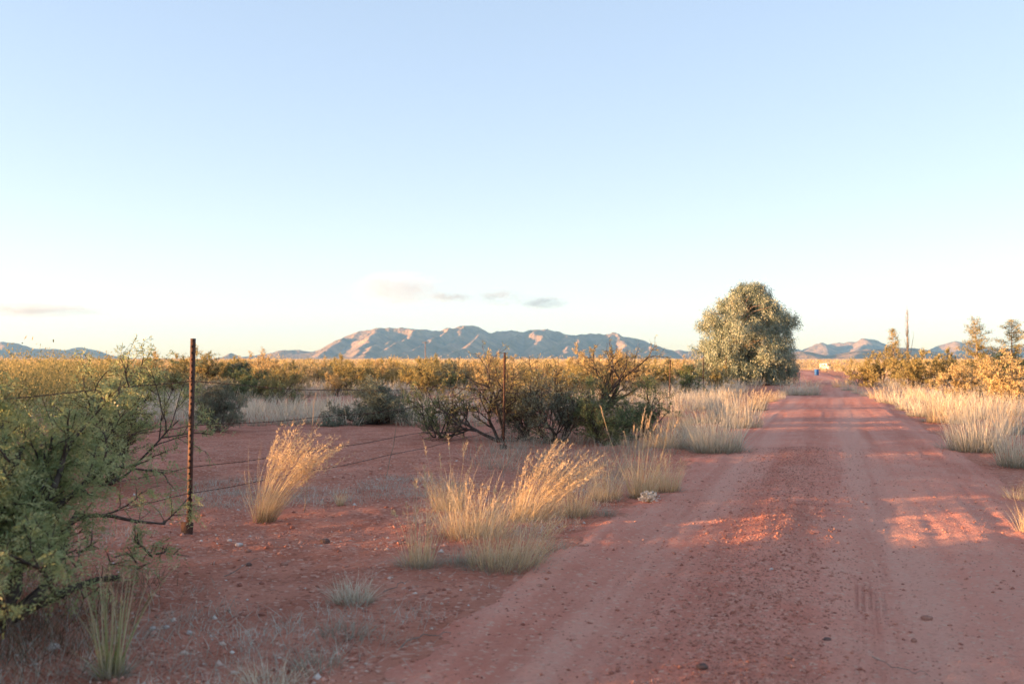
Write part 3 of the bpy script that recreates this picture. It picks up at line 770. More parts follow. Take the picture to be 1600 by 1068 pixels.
# brush west of the fence, mostly beyond the left edge of the picture
mb = MB(); rb = np.random.default_rng(77)
for j in range(820):
    y = rb.uniform(-14, 40); x = rb.uniform(-36, -6.5)
    if y > 3 and x > (-.53 * y - 1.6 if y < 15 else -.375 * y - 1.0): continue
    if 7.0 < y - .123 * x < 9.8 and x > -27: continue
    merge_copies(mb, lods_fine[rb.integers(4)] if (y > 3 and x > -.62 * y - 1) else lods[rb.integers(6)], x, y, 0, rb.uniform(.85, 1.3) if y < 15 else rb.uniform(.75, 1.1), rb.uniform(0, 6.28), rb.uniform(-.3, .1))
for j in range(21):                                          # unseen low bushes added in the sun gap, sized to shade the road
    x = rb.uniform(-14.5, -10.5); y = rb.uniform(6.9, 8.0) + .123 * x
    if j > 12: x = rb.uniform(-16, -13.5); y = 8.0 + (j - 13) * .24 + .123 * x
    merge_copies(mb, lods[rb.integers(6)], x, y, 0, rb.uniform(.5, .62) if j <= 12 else rb.uniform(.56, .70), rb.uniform(0, 6.28), rb.uniform(-.3, .1))
o = obj('desert_brush', mb.mesh('desert_brush', M['dry_leaf'])); tag(o, 'olive brush standing west of the fence at the left edge, with unseen low bushes added for shade', 'brush', kind='stuff')

# ------------------------------------------------------------------ trees
def eucalypt():
    r = np.random.default_rng(90); x, y = at(1166, 600)
    root = thing('eucalyptus_tree', 'large round blue green tree beside the dirt road', 'tree', (x, y, -.02), 0, (.93, .93, 1.0))
    zz = np.array([0, .35, 1.2, 2.2, 3.2, 4.0, 4.7, 5.25, 5.75]); rr = np.array([2.2, 2.65, 2.75, 2.8, 2.65, 2.2, 1.5, .95, .3])
    skel = []
    for k in range(5):
        a = r.uniform(0, 6.28); pts, d = wander(r, (r.normal(0, .15), r.normal(0, .15), -.1), (math.cos(a) * .35, math.sin(a) * .35, 1), r.uniform(3.2, 4.8), 8, .1, .05)
        skel.append((pts, np.linspace(.13, .03, 9), 0))
    mb = MB(); lf = MB()
    for i in range(340):                                     # leafy boughs, each a lump of hanging sprays
        z = r.uniform(.45, 5.5) if i < 300 else r.uniform(.4, 2.4); a = r.uniform(0, 6.28) if i < 300 else r.uniform(-2.6, .9)
        R = np.interp(z, zz, rr) * (1 + .09 * math.sin(a * 2 + z * 1.9 + .6) + .12 * math.sin(a * 5 - z * 2.6)) * (r.uniform(.45, 1.04) ** .5 if (i < 215 or i >= 300) else r.uniform(.05, .6))
        c = np.array([math.cos(a) * R + .12 * (z - 3), math.sin(a) * R, z])
        s = skel[r.integers(5)][0]; j = int(np.argmin(np.abs(s[:, 2] - z * .75))); st = s[j]
        mid = (st + c) / 2 + r.normal(0, .15, 3) + [0, 0, .25]
        tube(mb, [st, mid, c], [.04, .025, .01], 4)
        size = r.uniform(.30, .62); base = r.uniform(0, .4)
        for q in range(r.integers(7, 14)):                   # sprays
            o = c + unit(r.normal(0, 1, 3)) * size * r.uniform(.4, 1.0) * np.array([1, 1, .8])
            m = r.integers(34, 60); dn = r.uniform(0, 1, m)
            P = o + r.normal(0, .10, (m, 3)) + np.outer(dn, [0, 0, -.34]) + np.outer(dn, unit(o - c) * .10); P[:, 2] = np.maximum(P[:, 2], .15)
            d = unit(r.normal(0, .4, (m, 3)) + unit(o - c) * .3 + [0, 0, -.8])
            diamonds(lf, r, P, d, r.uniform(.09, .17, m), r.uniform(.020, .034, m), rnd=np.clip(base + r.uniform(-.1, .5, m), 0, 1))
    for pts, rad, lv in skel: tube(mb, pts, rad, 6)
    obj('trunk', mb.mesh('eucalypt_trunk', M['bark_pale'], smooth=True), root); obj('crown', lf.mesh('eucalypt_crown', M['eucalypt']), root)
eucalypt()

def conifer(label, x, y, h, w, seed, dens=1.0, lean=0):
    r = np.random.default_rng(seed); root = thing('conifer_tree', label, 'tree', (x, y, -.02))
    mb = MB(); lf = MB(); pts, _ = wander(r, (0, 0, -.1), (lean, 0, 1), h * .97, 8, .03, .05); tube(mb, pts, np.linspace(h * .022, .012, 9), 5)
    z = h * .12
    while z < h * .96:
        f = z / h; R = w * (1 - f) ** .75 * r.uniform(.55, 1.15) + .08; nb = r.integers(3, 6); a0 = r.uniform(0, 6.28)
        c0 = np.array([np.interp(z, pts[:, 2], pts[:, 0]), np.interp(z, pts[:, 2], pts[:, 1]), z])
        for k in range(nb):
            a = a0 + k * 6.28 / nb + r.normal(0, .3); L = R * r.uniform(.35, 1.25)
            e = c0 + np.array([math.cos(a) * L, math.sin(a) * L, L * r.uniform(.05, .5)]); mid = (c0 + e) / 2 - [0, 0, .05 * L]
            tube(mb, [c0, mid, e], [.018, .012, .005], 3)
            m = int(60 * L * dens + 14); f2 = r.uniform(.25, 1.05, m)[:, None]
            P = c0 * (1 - f2) + e * f2 + r.normal(0, .075, (m, 3)); d = unit((e - c0) * .6 / max(L, .1) + r.normal(0, .55, (m, 3)) + [0, 0, .25])
            diamonds(lf, r, P, d, r.uniform(.07, .15, m), r.uniform(.022, .036, m))
        z += h * r.uniform(.035, .07)
    obj('trunk', mb.mesh('conifer_trunk', M['bark_pale']), root); obj('crown', lf.mesh('conifer_crown', M['conifer']), root)
Yc = 75.0; conifer('small golden conifer left of the bare column tree', (1398 - 800) / FPX * Yc, Yc, 3.75, 1.15, 91, 2.4)
Yc = 62.0; conifer('open conifer at right, left of the pair by the frame edge', (1531 - 800) / FPX * Yc, Yc, 4.0, 1.6, 92, 2.0)
Yc = 62.0; conifer('open conifer nearest the right frame edge', (1580 - 800) / FPX * Yc, Yc, 3.9, 1.8, 93, 2.0)

Yc = 75.0; xx = (1418 - 800) / FPX * Yc
root = thing('column_tree', 'tall bare leafless column tree standing above the brush', 'tree', (xx, Yc, -.02))
mb = MB(); r = np.random.default_rng(94); tube(mb, wander(r, (0, 0, -.1), (0, 0, 1), 5.6, 9, .010, .1)[0], np.linspace(.09, .006, 10), 6)
obj('trunk', mb.mesh('column_trunk', M['bark_pale'], smooth=True), root)
mb = MB()
for k in range(64):
    z = r.uniform(.4, 4.9); a = r.uniform(0, 6.28); L = r.uniform(.35, 1.25) * (1.15 - z / 6)
    pts, _ = wander(r, (math.cos(a) * .06, math.sin(a) * .06, z), (math.cos(a) * .22, math.sin(a) * .22, 1), min(L, 5.9 - z), 4, .05, .12)
    tube(mb, pts, np.linspace(.014, .004, 5), 3)
pts, _ = wander(r, (.05, 0, 1.0), (.35, 0, 1), 2.6, 6, .06, .03); tube(mb, pts, np.linspace(.03, .006, 7), 4)
obj('branches', mb.mesh('column_branches', M['bark_pale']), root)

# ------------------------------------------------------------------ grass clumps (things)
def clump(label, px, py, seed, name='grass_clump', group=None, rz=0.0, **kw):
    x, y = at(px, py); rr = np.random.default_rng(seed)
    root = thing(name, label, 'grass', (x, y, gz(x, y) + .002), rz, 1.0, group)
    put_parts(root, make_clump_mesh(rr, **kw)); return root

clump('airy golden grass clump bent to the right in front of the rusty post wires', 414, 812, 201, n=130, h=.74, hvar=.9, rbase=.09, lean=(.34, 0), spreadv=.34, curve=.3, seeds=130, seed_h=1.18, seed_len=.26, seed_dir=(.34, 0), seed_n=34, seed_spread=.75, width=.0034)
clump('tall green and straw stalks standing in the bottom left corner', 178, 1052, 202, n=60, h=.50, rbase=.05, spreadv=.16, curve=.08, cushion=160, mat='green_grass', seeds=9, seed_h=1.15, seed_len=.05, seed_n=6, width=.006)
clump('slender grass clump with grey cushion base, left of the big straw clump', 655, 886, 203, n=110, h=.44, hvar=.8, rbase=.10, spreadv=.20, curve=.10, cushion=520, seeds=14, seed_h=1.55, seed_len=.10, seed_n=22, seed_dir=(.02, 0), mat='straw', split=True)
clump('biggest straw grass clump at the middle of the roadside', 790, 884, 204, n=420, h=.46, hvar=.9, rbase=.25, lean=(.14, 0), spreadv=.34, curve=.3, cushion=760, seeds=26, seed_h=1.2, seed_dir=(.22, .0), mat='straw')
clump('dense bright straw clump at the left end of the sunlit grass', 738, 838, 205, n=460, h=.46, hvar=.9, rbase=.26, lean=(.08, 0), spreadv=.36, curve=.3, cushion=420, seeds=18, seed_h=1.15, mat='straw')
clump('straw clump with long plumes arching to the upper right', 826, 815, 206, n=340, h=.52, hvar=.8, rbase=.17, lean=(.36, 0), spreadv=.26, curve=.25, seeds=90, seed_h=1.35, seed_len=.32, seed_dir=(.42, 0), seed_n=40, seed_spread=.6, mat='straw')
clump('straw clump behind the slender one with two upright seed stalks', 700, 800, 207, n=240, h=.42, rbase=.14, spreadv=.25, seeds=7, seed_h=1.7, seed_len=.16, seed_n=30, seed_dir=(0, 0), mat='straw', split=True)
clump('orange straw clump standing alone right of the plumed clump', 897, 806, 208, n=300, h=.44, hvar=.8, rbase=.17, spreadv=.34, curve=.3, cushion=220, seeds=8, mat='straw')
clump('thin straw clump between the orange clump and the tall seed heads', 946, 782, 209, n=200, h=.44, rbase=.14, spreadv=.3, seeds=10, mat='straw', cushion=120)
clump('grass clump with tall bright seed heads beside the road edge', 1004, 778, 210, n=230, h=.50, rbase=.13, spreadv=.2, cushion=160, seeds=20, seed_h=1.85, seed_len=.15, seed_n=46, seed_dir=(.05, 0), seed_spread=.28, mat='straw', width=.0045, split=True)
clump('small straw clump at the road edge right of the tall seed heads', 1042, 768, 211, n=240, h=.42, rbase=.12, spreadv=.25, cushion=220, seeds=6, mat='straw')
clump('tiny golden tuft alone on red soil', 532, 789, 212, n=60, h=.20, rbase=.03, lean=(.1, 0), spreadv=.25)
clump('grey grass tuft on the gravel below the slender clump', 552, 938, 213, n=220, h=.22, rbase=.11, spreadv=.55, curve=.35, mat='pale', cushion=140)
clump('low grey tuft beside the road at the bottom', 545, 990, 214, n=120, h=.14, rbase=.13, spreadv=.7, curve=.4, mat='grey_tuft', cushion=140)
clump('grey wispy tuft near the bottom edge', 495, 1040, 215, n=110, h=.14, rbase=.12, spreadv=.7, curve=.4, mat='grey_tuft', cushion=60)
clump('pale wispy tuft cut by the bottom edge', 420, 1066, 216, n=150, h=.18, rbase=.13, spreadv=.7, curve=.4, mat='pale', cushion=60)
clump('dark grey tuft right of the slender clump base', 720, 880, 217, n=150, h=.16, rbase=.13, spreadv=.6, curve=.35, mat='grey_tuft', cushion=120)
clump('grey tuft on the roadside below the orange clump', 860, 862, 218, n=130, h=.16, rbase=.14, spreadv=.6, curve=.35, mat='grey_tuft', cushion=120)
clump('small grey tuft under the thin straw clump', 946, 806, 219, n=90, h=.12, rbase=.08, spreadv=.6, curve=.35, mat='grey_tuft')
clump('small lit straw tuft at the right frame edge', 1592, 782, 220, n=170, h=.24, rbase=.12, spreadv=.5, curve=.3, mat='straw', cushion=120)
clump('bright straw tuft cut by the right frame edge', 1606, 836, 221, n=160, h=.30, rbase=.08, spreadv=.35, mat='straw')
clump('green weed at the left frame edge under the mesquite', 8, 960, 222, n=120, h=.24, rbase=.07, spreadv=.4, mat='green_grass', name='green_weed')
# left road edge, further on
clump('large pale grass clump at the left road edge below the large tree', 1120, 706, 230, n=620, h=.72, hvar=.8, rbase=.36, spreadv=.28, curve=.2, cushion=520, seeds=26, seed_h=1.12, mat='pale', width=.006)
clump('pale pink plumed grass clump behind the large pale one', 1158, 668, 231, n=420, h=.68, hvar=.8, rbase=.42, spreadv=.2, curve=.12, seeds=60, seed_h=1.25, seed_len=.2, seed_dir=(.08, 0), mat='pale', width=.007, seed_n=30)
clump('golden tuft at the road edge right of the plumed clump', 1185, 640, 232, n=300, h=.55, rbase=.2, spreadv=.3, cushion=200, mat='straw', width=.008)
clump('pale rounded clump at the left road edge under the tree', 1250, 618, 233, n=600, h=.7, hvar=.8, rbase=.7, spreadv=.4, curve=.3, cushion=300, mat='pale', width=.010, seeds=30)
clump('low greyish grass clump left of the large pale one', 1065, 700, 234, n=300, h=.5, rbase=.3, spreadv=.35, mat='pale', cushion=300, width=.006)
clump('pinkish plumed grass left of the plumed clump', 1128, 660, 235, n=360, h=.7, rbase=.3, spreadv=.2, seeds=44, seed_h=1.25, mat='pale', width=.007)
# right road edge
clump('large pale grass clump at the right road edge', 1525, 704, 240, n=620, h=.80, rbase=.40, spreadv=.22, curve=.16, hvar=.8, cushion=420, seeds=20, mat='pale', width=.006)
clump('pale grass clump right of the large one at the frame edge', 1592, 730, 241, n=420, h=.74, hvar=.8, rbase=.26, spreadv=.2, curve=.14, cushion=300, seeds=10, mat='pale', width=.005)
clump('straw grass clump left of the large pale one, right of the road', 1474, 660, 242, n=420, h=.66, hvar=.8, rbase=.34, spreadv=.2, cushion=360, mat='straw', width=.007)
proto = [make_clump_mesh(np.random.default_rng(300 + i), n=260, h=.62, rbase=.36, spreadv=.3, curve=.25, cushion=240, seeds=16, seed_h=1.2, mat=m_, width=.007, hvar=.8) for i, m_ in enumerate(('pale', 'straw', 'pale', 'pale'))]
rr = np.random.default_rng(305)
row_r = [(1440, 650), (1462, 646), (1418, 640), (1405, 632), (1388, 630), (1370, 624), (1352, 620), (1340, 616), (1326, 611), (1312, 606), (1500, 662), (1520, 652), (1545, 655), (1570, 668), (1590, 680), (1490, 640), (1455, 632), (1430, 622), (1400, 616), (1375, 611), (1590, 650), (1560, 640)]
for k, (px, py) in enumerate(row_r):
    x, y = at(px, py); root = thing('grass_clump', 'pale dry grass clump in the row along the right road edge', 'grass', (x, y, gz(x, y)), rr.uniform(0, 6), rr.uniform(.55, 1.05), 'grass clumps along the right road edge')
    put_parts(root, proto[k % 4])
row_l = [(1205, 628), (1218, 624), (1270, 611), (1090, 660), (1062, 668), (1100, 640), (1140, 640), (1050, 650), (1030, 700), (1078, 684)]
for k, (px, py) in enumerate(row_l):
    x, y = at(px, py); root = thing('grass_clump', 'dry grass clump on the verge between fence and road', 'grass', (x, y, gz(x, y)), rr.uniform(0, 6), rr.uniform(.5, .85), 'grass clumps on the left verge')
    put_parts(root, proto[(k * 3 + 1) % 4])

# ------------------------------------------------------------------ dry grass of the plain (stuff)
def field(name, label, mat, spots, nb, h, w, seed, K=2, sp=.35):
    r = np.random.default_rng(seed); S = np.asarray(spots); n = len(S) * nb
    b = np.repeat(S[:, :2], nb, 0); sc = np.repeat(S[:, 2], nb)
    off = r.normal(0, .13, (n, 2)) * sc[:, None]
    base = np.column_stack([b + off, np.zeros(n)]); base[:, 2] = ground_z(base[:, 0], base[:, 1]) - .01
    d = unit(np.column_stack([off * 2.0 + r.normal(0, sp * .5, (n, 2)), np.ones(n)]))
    L = h * sc * r.uniform(.45, 1.15, n); bend = np.column_stack([r.normal(.05, .16, (n, 2)), -r.uniform(0, .15, n)]) * L[:, None]
    mb = MB(); blades(mb, r, base, d, L, bend, w * sc * r.uniform(.7, 1.3, n), K, rnd=np.clip(np.repeat(S[:, 3], nb) + r.normal(0, .2, n), 0, 1))
    o = obj(name, mb.mesh(name, M[mat])); tag(o, label, 'grass', kind='stuff')
r = np.random.default_rng(400)
near_s, far_s, vfar_s = [], [], []
for j in range(9000):
    y = r.uniform(21, 62); x = r.uniform(-.62, .62) * y; d = x - float(road_centre(y))
    if -3.4 < d < 2.8: continue
    if fbm(x * .12, y * .12, 3, 44) < (-.06 if y > 26 else .05): continue
    near_s.append((x, y, r.uniform(.6, 1.15), r.uniform(0, 1)))
for j in range(5200):
    y = 60 * (260 / 60) ** r.uniform(0, 1); x = r.uniform(-.62, .62) * y
    if abs(x - float(road_centre(min(y, 160)))) < 3: continue
    far_s.append((x, y, r.uniform(.7, 1.2), r.uniform(0, 1)))
for j in range(9000):
    y = 250 * (3000 / 250) ** r.uniform(0, 1); x = r.uniform(-.62, .62) * y
    vfar_s.append((x, y, r.uniform(.8, 1.3) * (1 + y / 1500), r.uniform(0, 1)))
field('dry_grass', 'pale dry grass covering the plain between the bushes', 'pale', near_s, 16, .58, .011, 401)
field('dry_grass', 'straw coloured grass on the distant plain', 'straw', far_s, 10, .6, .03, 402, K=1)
field('dry_grass', 'faint grass cover far out toward the mountains', 'straw', vfar_s, 5, .6, .12, 403, K=1)
# sparse low weeds on the gravelly verge
sp_ = []
for j in range(2600):
    x = r.uniform(-3.6, 1.6); y = r.uniform(3.6, 12)
    v = (x - float(road_centre(y))) * .953
    if v > -2.1 or fbm(x * .8, y * .8, 3, 47) < -.07: continue
    sp_.append((x, y, r.uniform(.4, 1.0), r.uniform(0, 1)))
field('low_weeds', 'sparse low grey weeds scattered on the gravelly verge', 'weed', sp_, 20, .15, .0036, 404, K=3, sp=1.4)
sp_ = []
for j in range(260):
    x = r.uniform(-4.2, -1.9); y = r.uniform(4.4, 6.6)
    if x > -1.9 - (y - 4.4) * .2: continue
    sp_.append((x, y, r.uniform(.5, 1.1), r.uniform(0, 1)))
M['brown_weed'] = leaf_mat('brown_weed', [(0, (.09, .06, .04)), (.5, (.17, .12, .08)), (1, (.28, .20, .13))])
field('low_weeds', 'tangled dry brown weeds under the left mesquite', 'brown_weed', sp_, 22, .26, .0035, 405, K=3, sp=1.3)
sp_ = []
for j in range(420):
    y = r.uniform(11.5, 19.5); x = r.uniform(-.05, .26) * y + .2
    v = (x - float(road_centre(y))) * .953
    if v > -2.2: continue
    sp_.append((x, y, r.uniform(.5, 1.1), r.uniform(0, 1)))
field('low_weeds', 'grey tangled weeds under the thicket and along the verge', 'grey_tuft', sp_, 18, .34, .005, 406, K=3, sp=1.0)

# dry straw litter lying on the verge
r = np.random.default_rng(408); n = 9500; yy = 3.7 + 13 * r.uniform(0, 1, n) ** 1.4; xx = r.uniform(-.58, .42, n) * yy
ok = (xx - road_centre(yy)) * .953 < -1.9; ok &= fbm(xx * .7, yy * .7, 3, 57) > -.06; xx, yy = xx[ok], yy[ok]; n = len(xx); a = r.uniform(0, 6.28, n)
mb = MB(); L = r.uniform(.03, .16, n); b0 = np.column_stack([xx, yy, ground_z(xx, yy) + .012 + r.uniform(0, .012, n)])
blades(mb, r, b0, np.column_stack([np.cos(a), np.sin(a), r.normal(0, .12, n)]), L, r.normal(0, .2, (n, 3)) * L[:, None] * [1, 1, .2], r.uniform(.0018, .0035, n), 3, tipw=.6)
tag(obj('dry_litter', mb.mesh('dry_litter', M['weed'])), 'dry straw litter lying on the red verge', 'litter', kind='stuff')

# ------------------------------------------------------------------ stones and pebbles
def rock(rng, s):
    V = []; T = []
    lat, lon = 6, 9
    for i in range(1, lat):
        for j in range(lon):
            th = math.pi * i / lat; ph = 2 * math.pi * j / lon
            V.append((math.sin(th) * math.cos(ph), math.sin(th) * math.sin(ph), math.cos(th)))
    V = np.array(V + [(0, 0, 1), (0, 0, -1)]); V = V * (1 + rng.normal(0, .10, (len(V), 1))) * np.array(s)
    k = (lat - 1) * lon; Q = []
    for i in range(lat - 2):
        for j in range(lon):
            Q.append((i * lon + j, (i + 1) * lon + j, (i + 1) * lon + (j + 1) % lon, i * lon + (j + 1) % lon))
    for j in range(lon):
        T.append((k, j, (j + 1) % lon)); b = (lat - 2) * lon; T.append((k + 1, b + (j + 1) % lon, b + j))
    mb = MB(); mb.add(V, Q, T); return mb
rk = np.random.default_rng(500)
for px, py, sx, sz, mt, lab in [
    (88, 1010, .030, .022, 'stone_pale', 'round whitish stone in the bottom left corner'),
    (103, 995, .018, .014, 'stone_red', 'small pink stone behind the round whitish one'),
    (375, 851, .030, .018, 'stone_pale', 'pale stone left of the golden grass, topmost of the pair'),
    (389, 859, .026, .014, 'stone_red', 'flat orange stone beside the pale stone'),
    (360, 846, .022, .012, 'stone_pale', 'flat pale stone leftmost of the group below the golden grass'),
    (509, 846, .038, .026, 'stone_dark', 'dark red rock on the gravel below the golden grass'),
    (446, 876, .030, .016, 'stone_red', 'reddish rock beside fallen stalk on the gravel'),
    (390, 880, .022, .014, 'stone_dark', 'small dark stone left of the reddish rock'),
    (241, 976, .018, .014, 'stone_pale', 'white pebble right of the green stalks'),
    (262, 975, .018, .012, 'stone_pale', 'pale stone rightmost of two white pebbles by the stalks'),
    (298, 985, .017, .012, 'stone_pale', 'pale pebble on dark gravel near the bottom left'),
    (248, 957, .016, .012, 'stone_red', 'orange pebble above the white pebbles'),
    (1445, 968, .032, .014, 'stone_red', 'flat stone on the road right of the tyre print'),
    (1425, 1000, .016, .012, 'stone_red', 'small pebble on the road below the flat stone'),
    (1204, 899, .014, .010, 'stone_pale', 'tiny white stone on the road gravel'),
    (1290, 1007, .020, .010, 'stone_dark', 'dark stone on the road below the tyre print'),
    (1095, 1057, .030, .015, 'stone_dark', 'dark flat rock at the bottom edge of the road'),
    (1230, 1042, .022, .012, 'stone_red', 'orange clod on the road near the bottom edge')]:
    x, y = at(px, py)
    tag(obj('stone', rock(rk, (sx, sx * .85, sz)).mesh('stone', M[mt], smooth=True), loc=(x, y, (rz_at(x, y) if px > 1000 else gz(x, y)) + sz * .5)), lab, 'stone')

def pebbles(name, label, spots, seed):
    r = np.random.default_rng(seed); S = np.asarray(spots); n = len(S)
    o8 = np.array([(1, 0, 0), (0, 1, 0), (-1, 0, 0), (0, -1, 0), (0, 0, 1), (0, 0, -1)], float)
    V = o8[None] * (S[:, 3][:, None, None] * r.uniform(.55, 1.25, (n, 6, 1))) * np.array([1, 1, .65])
    V = V + r.normal(0, .12, (n, 6, 3)) * S[:, 3][:, None, None]
    V = V + S[:, None, :3]
    f = np.array([(0, 1, 4), (1, 2, 4), (2, 3, 4), (3, 0, 4), (1, 0, 5), (2, 1, 5), (3, 2, 5), (0, 3, 5)])
    T = (f[None] + (np.arange(n) * 6)[:, None, None]).reshape(-1, 3)
    mb = MB(); mb.add(V.reshape(-1, 3), None, T, rnd=np.repeat(S[:, 4], 6)); o = obj(name, mb.mesh(name, M['pebble'])); tag(o, label, 'gravel', kind='stuff')
r = np.random.default_rng(510); sp1, sp2 = [], []
for j in range(34000):
    y = 3.6 + 11 * r.uniform() ** 1.5; x = r.uniform(-.6, .5) * y
    v = (x - float(road_centre(y))) * .953
    if v > -2.0: continue
    if fbm(x * .9, y * .9, 3, 49) < -.05 and r.uniform() < .6: continue
    s_ = min(.0035 + .0055 * r.exponential(), .028)
    sp1.append([x, y, s_ * .1, s_, r.uniform(0, 1) ** 1.2])
for j in range(30000):
    y = 3.6 + 12 * r.uniform() ** 1.5; c = float(road_centre(y)); v = r.normal(-.45, .3) if j % 3 else r.uniform(-2.1, 2.1)
    x = c + v / .953; s_ = min(.0028 + .003 * r.exponential(), .017)
    sp2.append([x, y, s_ * .15, s_, r.uniform(0, .8) ** 1.1])
sp2 = np.array(sp2); sp2[:, 2] += road_surface(sp2[:, 0], sp2[:, 1], (sp2[:, 0] - road_centre(sp2[:, 1])) * .953)[0]
sp1 = np.array(sp1); sp1[:, 2] += ground_z(sp1[:, 0], sp1[:, 1])
pebbles('gravel', 'red and whitish gravel strewn on the left verge', sp1, 511)
pebbles('gravel', 'loose dark red gravel between the wheel tracks', sp2, 512)

# ------------------------------------------------------------------ single stalks and sticks
def stalk(label, pts, rad=.003, mat='bark_pale', name='dry_stalk', heads=0):
    mb = MB(); P = np.array(pts, float); t = np.linspace(0, 1, 9)
    q = np.stack([np.interp(t, np.linspace(0, 1, len(P)), P[:, i]) for i in range(3)], 1)
    q[1:-1] += np.random.default_rng(len(label)).normal(0, .006, (7, 3))
    tube(mb, q, np.linspace(rad, rad * .5, 9), 4)
    if heads:
        rr_ = np.random.default_rng(9); f = rr_.uniform(.72, 1, heads) * 8; i = np.minimum(f.astype(int), 7); c = q[i] + (q[i + 1] - q[i]) * (f - i)[:, None]
        diamonds(mb, rr_, c, unit(rr_.normal(0, .5, (heads, 3)) + [0, 0, 1]), rr_.uniform(.02, .05, heads), rr_.uniform(.004, .009, heads))
    tag(obj(name, mb.mesh(name, M[mat], smooth=True)), label, 'stalk')
def at3(px, py, Y): return ((px - 800) / FPX * Y, Y, H + (HY - py) / FPX * Y)
x, y = at(604, 742); stalk('tall thin dry stalk standing alone before the low mesquite', [(x, y, -.02), at3(613, 705, y), at3(624, 640, y), at3(629, 605, y)], .005, heads=10)
x, y = at(476, 800); stalk('thin dry stalk rising out of the golden bent grass', [(x, y, -.02), at3(486, 690, y), at3(491, 640, y), at3(494, 612, y)], .004, heads=8)
def ground_stick(label, pxs, rad=.004, mat='twig', dz=.012):
    pts = []
    for px, py in pxs:
        x, y = at(px, py); pts.append((x, y, (rz_at(x, y) if px > 1000 else gz(x, y)) + dz))
    stalk(label, pts, rad, mat, 'dry_stick')
ground_stick('pale broken stalk lying at the road edge near the bottom', [(628, 1012), (662, 992), (705, 989)], .0035)
ground_stick('pale straw lying across the road at the bottom right', [(1360, 1030), (1400, 1046), (1450, 1058)], .002, 'twig', .006)
ground_stick('pale stalk lying on the gravel left of the reddish rock', [(352, 897), (380, 884), (404, 872)], .0035)
ground_stick('thin stalk lying right of the grey tuft', [(600, 924), (620, 918), (638, 912)], .003)

# small white flowered weed beside the road
x, y = at(1014, 786); root = thing('white_weed', 'small whitish flowering weed at the road edge', 'weed', (x, y, gz(x, y)))
rr = np.random.default_rng(520); n = 160; mb = MB(); a = rr.uniform(0, 6.28, n); e = rr.uniform(.1, 1.2, n)
d = np.stack([np.cos(a) * np.sin(e), np.sin(a) * np.sin(e), np.cos(e)], 1); L = rr.uniform(.06, .12, n)
blades(mb, rr, np.zeros((n, 3)), d, L, np.zeros((n, 3)), np.full(n, .003), 2); obj('stems', mb.mesh('weed_stems', M['grey_tuft']), root)
M['white_petal'] = leaf_mat('white_petal', [(0, (.55, .53, .48)), (1, (.74, .72, .68))], trans=.2)
mb = MB()
for k in range(4): diamonds(mb, rr, d * L[:, None], unit(d + rr.normal(0, .6, (n, 3))), np.full(n, .016), np.full(n, .010))
obj('flowers', mb.mesh('weed_flowers', M['white_petal']), root)

# ------------------------------------------------------------------ far things: barrel, parked vehicle, pole, houses, red banks
M['blue_plastic'] = rough_mat('blue_plastic', [(.3, (.03, .11, .30)), (.7, (.05, .17, .42))], scale=4, rough=.5)
M['white_body'] = rough_mat('white_car_paint', [(.3, (.70, .69, .66)), (.7, (.80, .79, .77))], scale=2, rough=.35)
M['glass'] = rough_mat('dark_glass', [(.3, (.02, .022, .025)), (.7, (.04, .042, .046))], scale=2, rough=.1)
M['rubber'] = rough_mat('tyre_rubber', [(.3, (.02, .02, .02)), (.7, (.04, .04, .04))], scale=9)
M['pole_wood'] = rough_mat('pole_wood', [(.3, (.16, .095, .06)), (.7, (.28, .175, .115))], scale=5)
M['house_wall'] = rough_mat('house_wall', [(.3, (.62, .58, .52)), (.7, (.75, .71, .66))], scale=1)
M['house_roof'] = rough_mat('house_roof', [(.3, (.30, .25, .22)), (.7, (.42, .36, .32))], scale=1)
Yb = 84.0; xb = (1276 - 800) / FPX * Yb
root = thing('blue_barrel', 'blue plastic barrel standing at the bend of the road', 'barrel', (xb, Yb, gz(xb, Yb)), 0, .78)
mb = MB(); zz = np.array([0, .02, .2, .21, .23, .24, .42, .43, .45, .46, .66, .68]); ra = np.array([.2, .22, .225, .235, .235, .225, .225, .235, .235, .225, .215, .2])
th = np.linspace(0, 2 * np.pi, 20, endpoint=False)
V = np.stack([np.stack([r_ * np.cos(th), r_ * np.sin(th), np.full(20, z_)], 1) for z_, r_ in zip(zz, ra)]); idx = np.arange(240).reshape(12, 20); nx = np.roll(idx, -1, 1)
mb.add(V.reshape(-1, 3), np.stack([idx[:-1], nx[:-1], nx[1:], idx[1:]], -1).reshape(-1, 4)); obj('body', mb.mesh('barrel_body', M['blue_plastic'], smooth=True), root)
mb = MB(); V = np.concatenate([np.stack([.2 * np.cos(th), .2 * np.sin(th), np.full(20, .679)], 1), [[0, 0, .685]]]); mb.add(V, None, [(i, (i + 1) % 20, 20) for i in range(20)]); obj('lid', mb.mesh('barrel_lid', M['blue_plastic']), root)

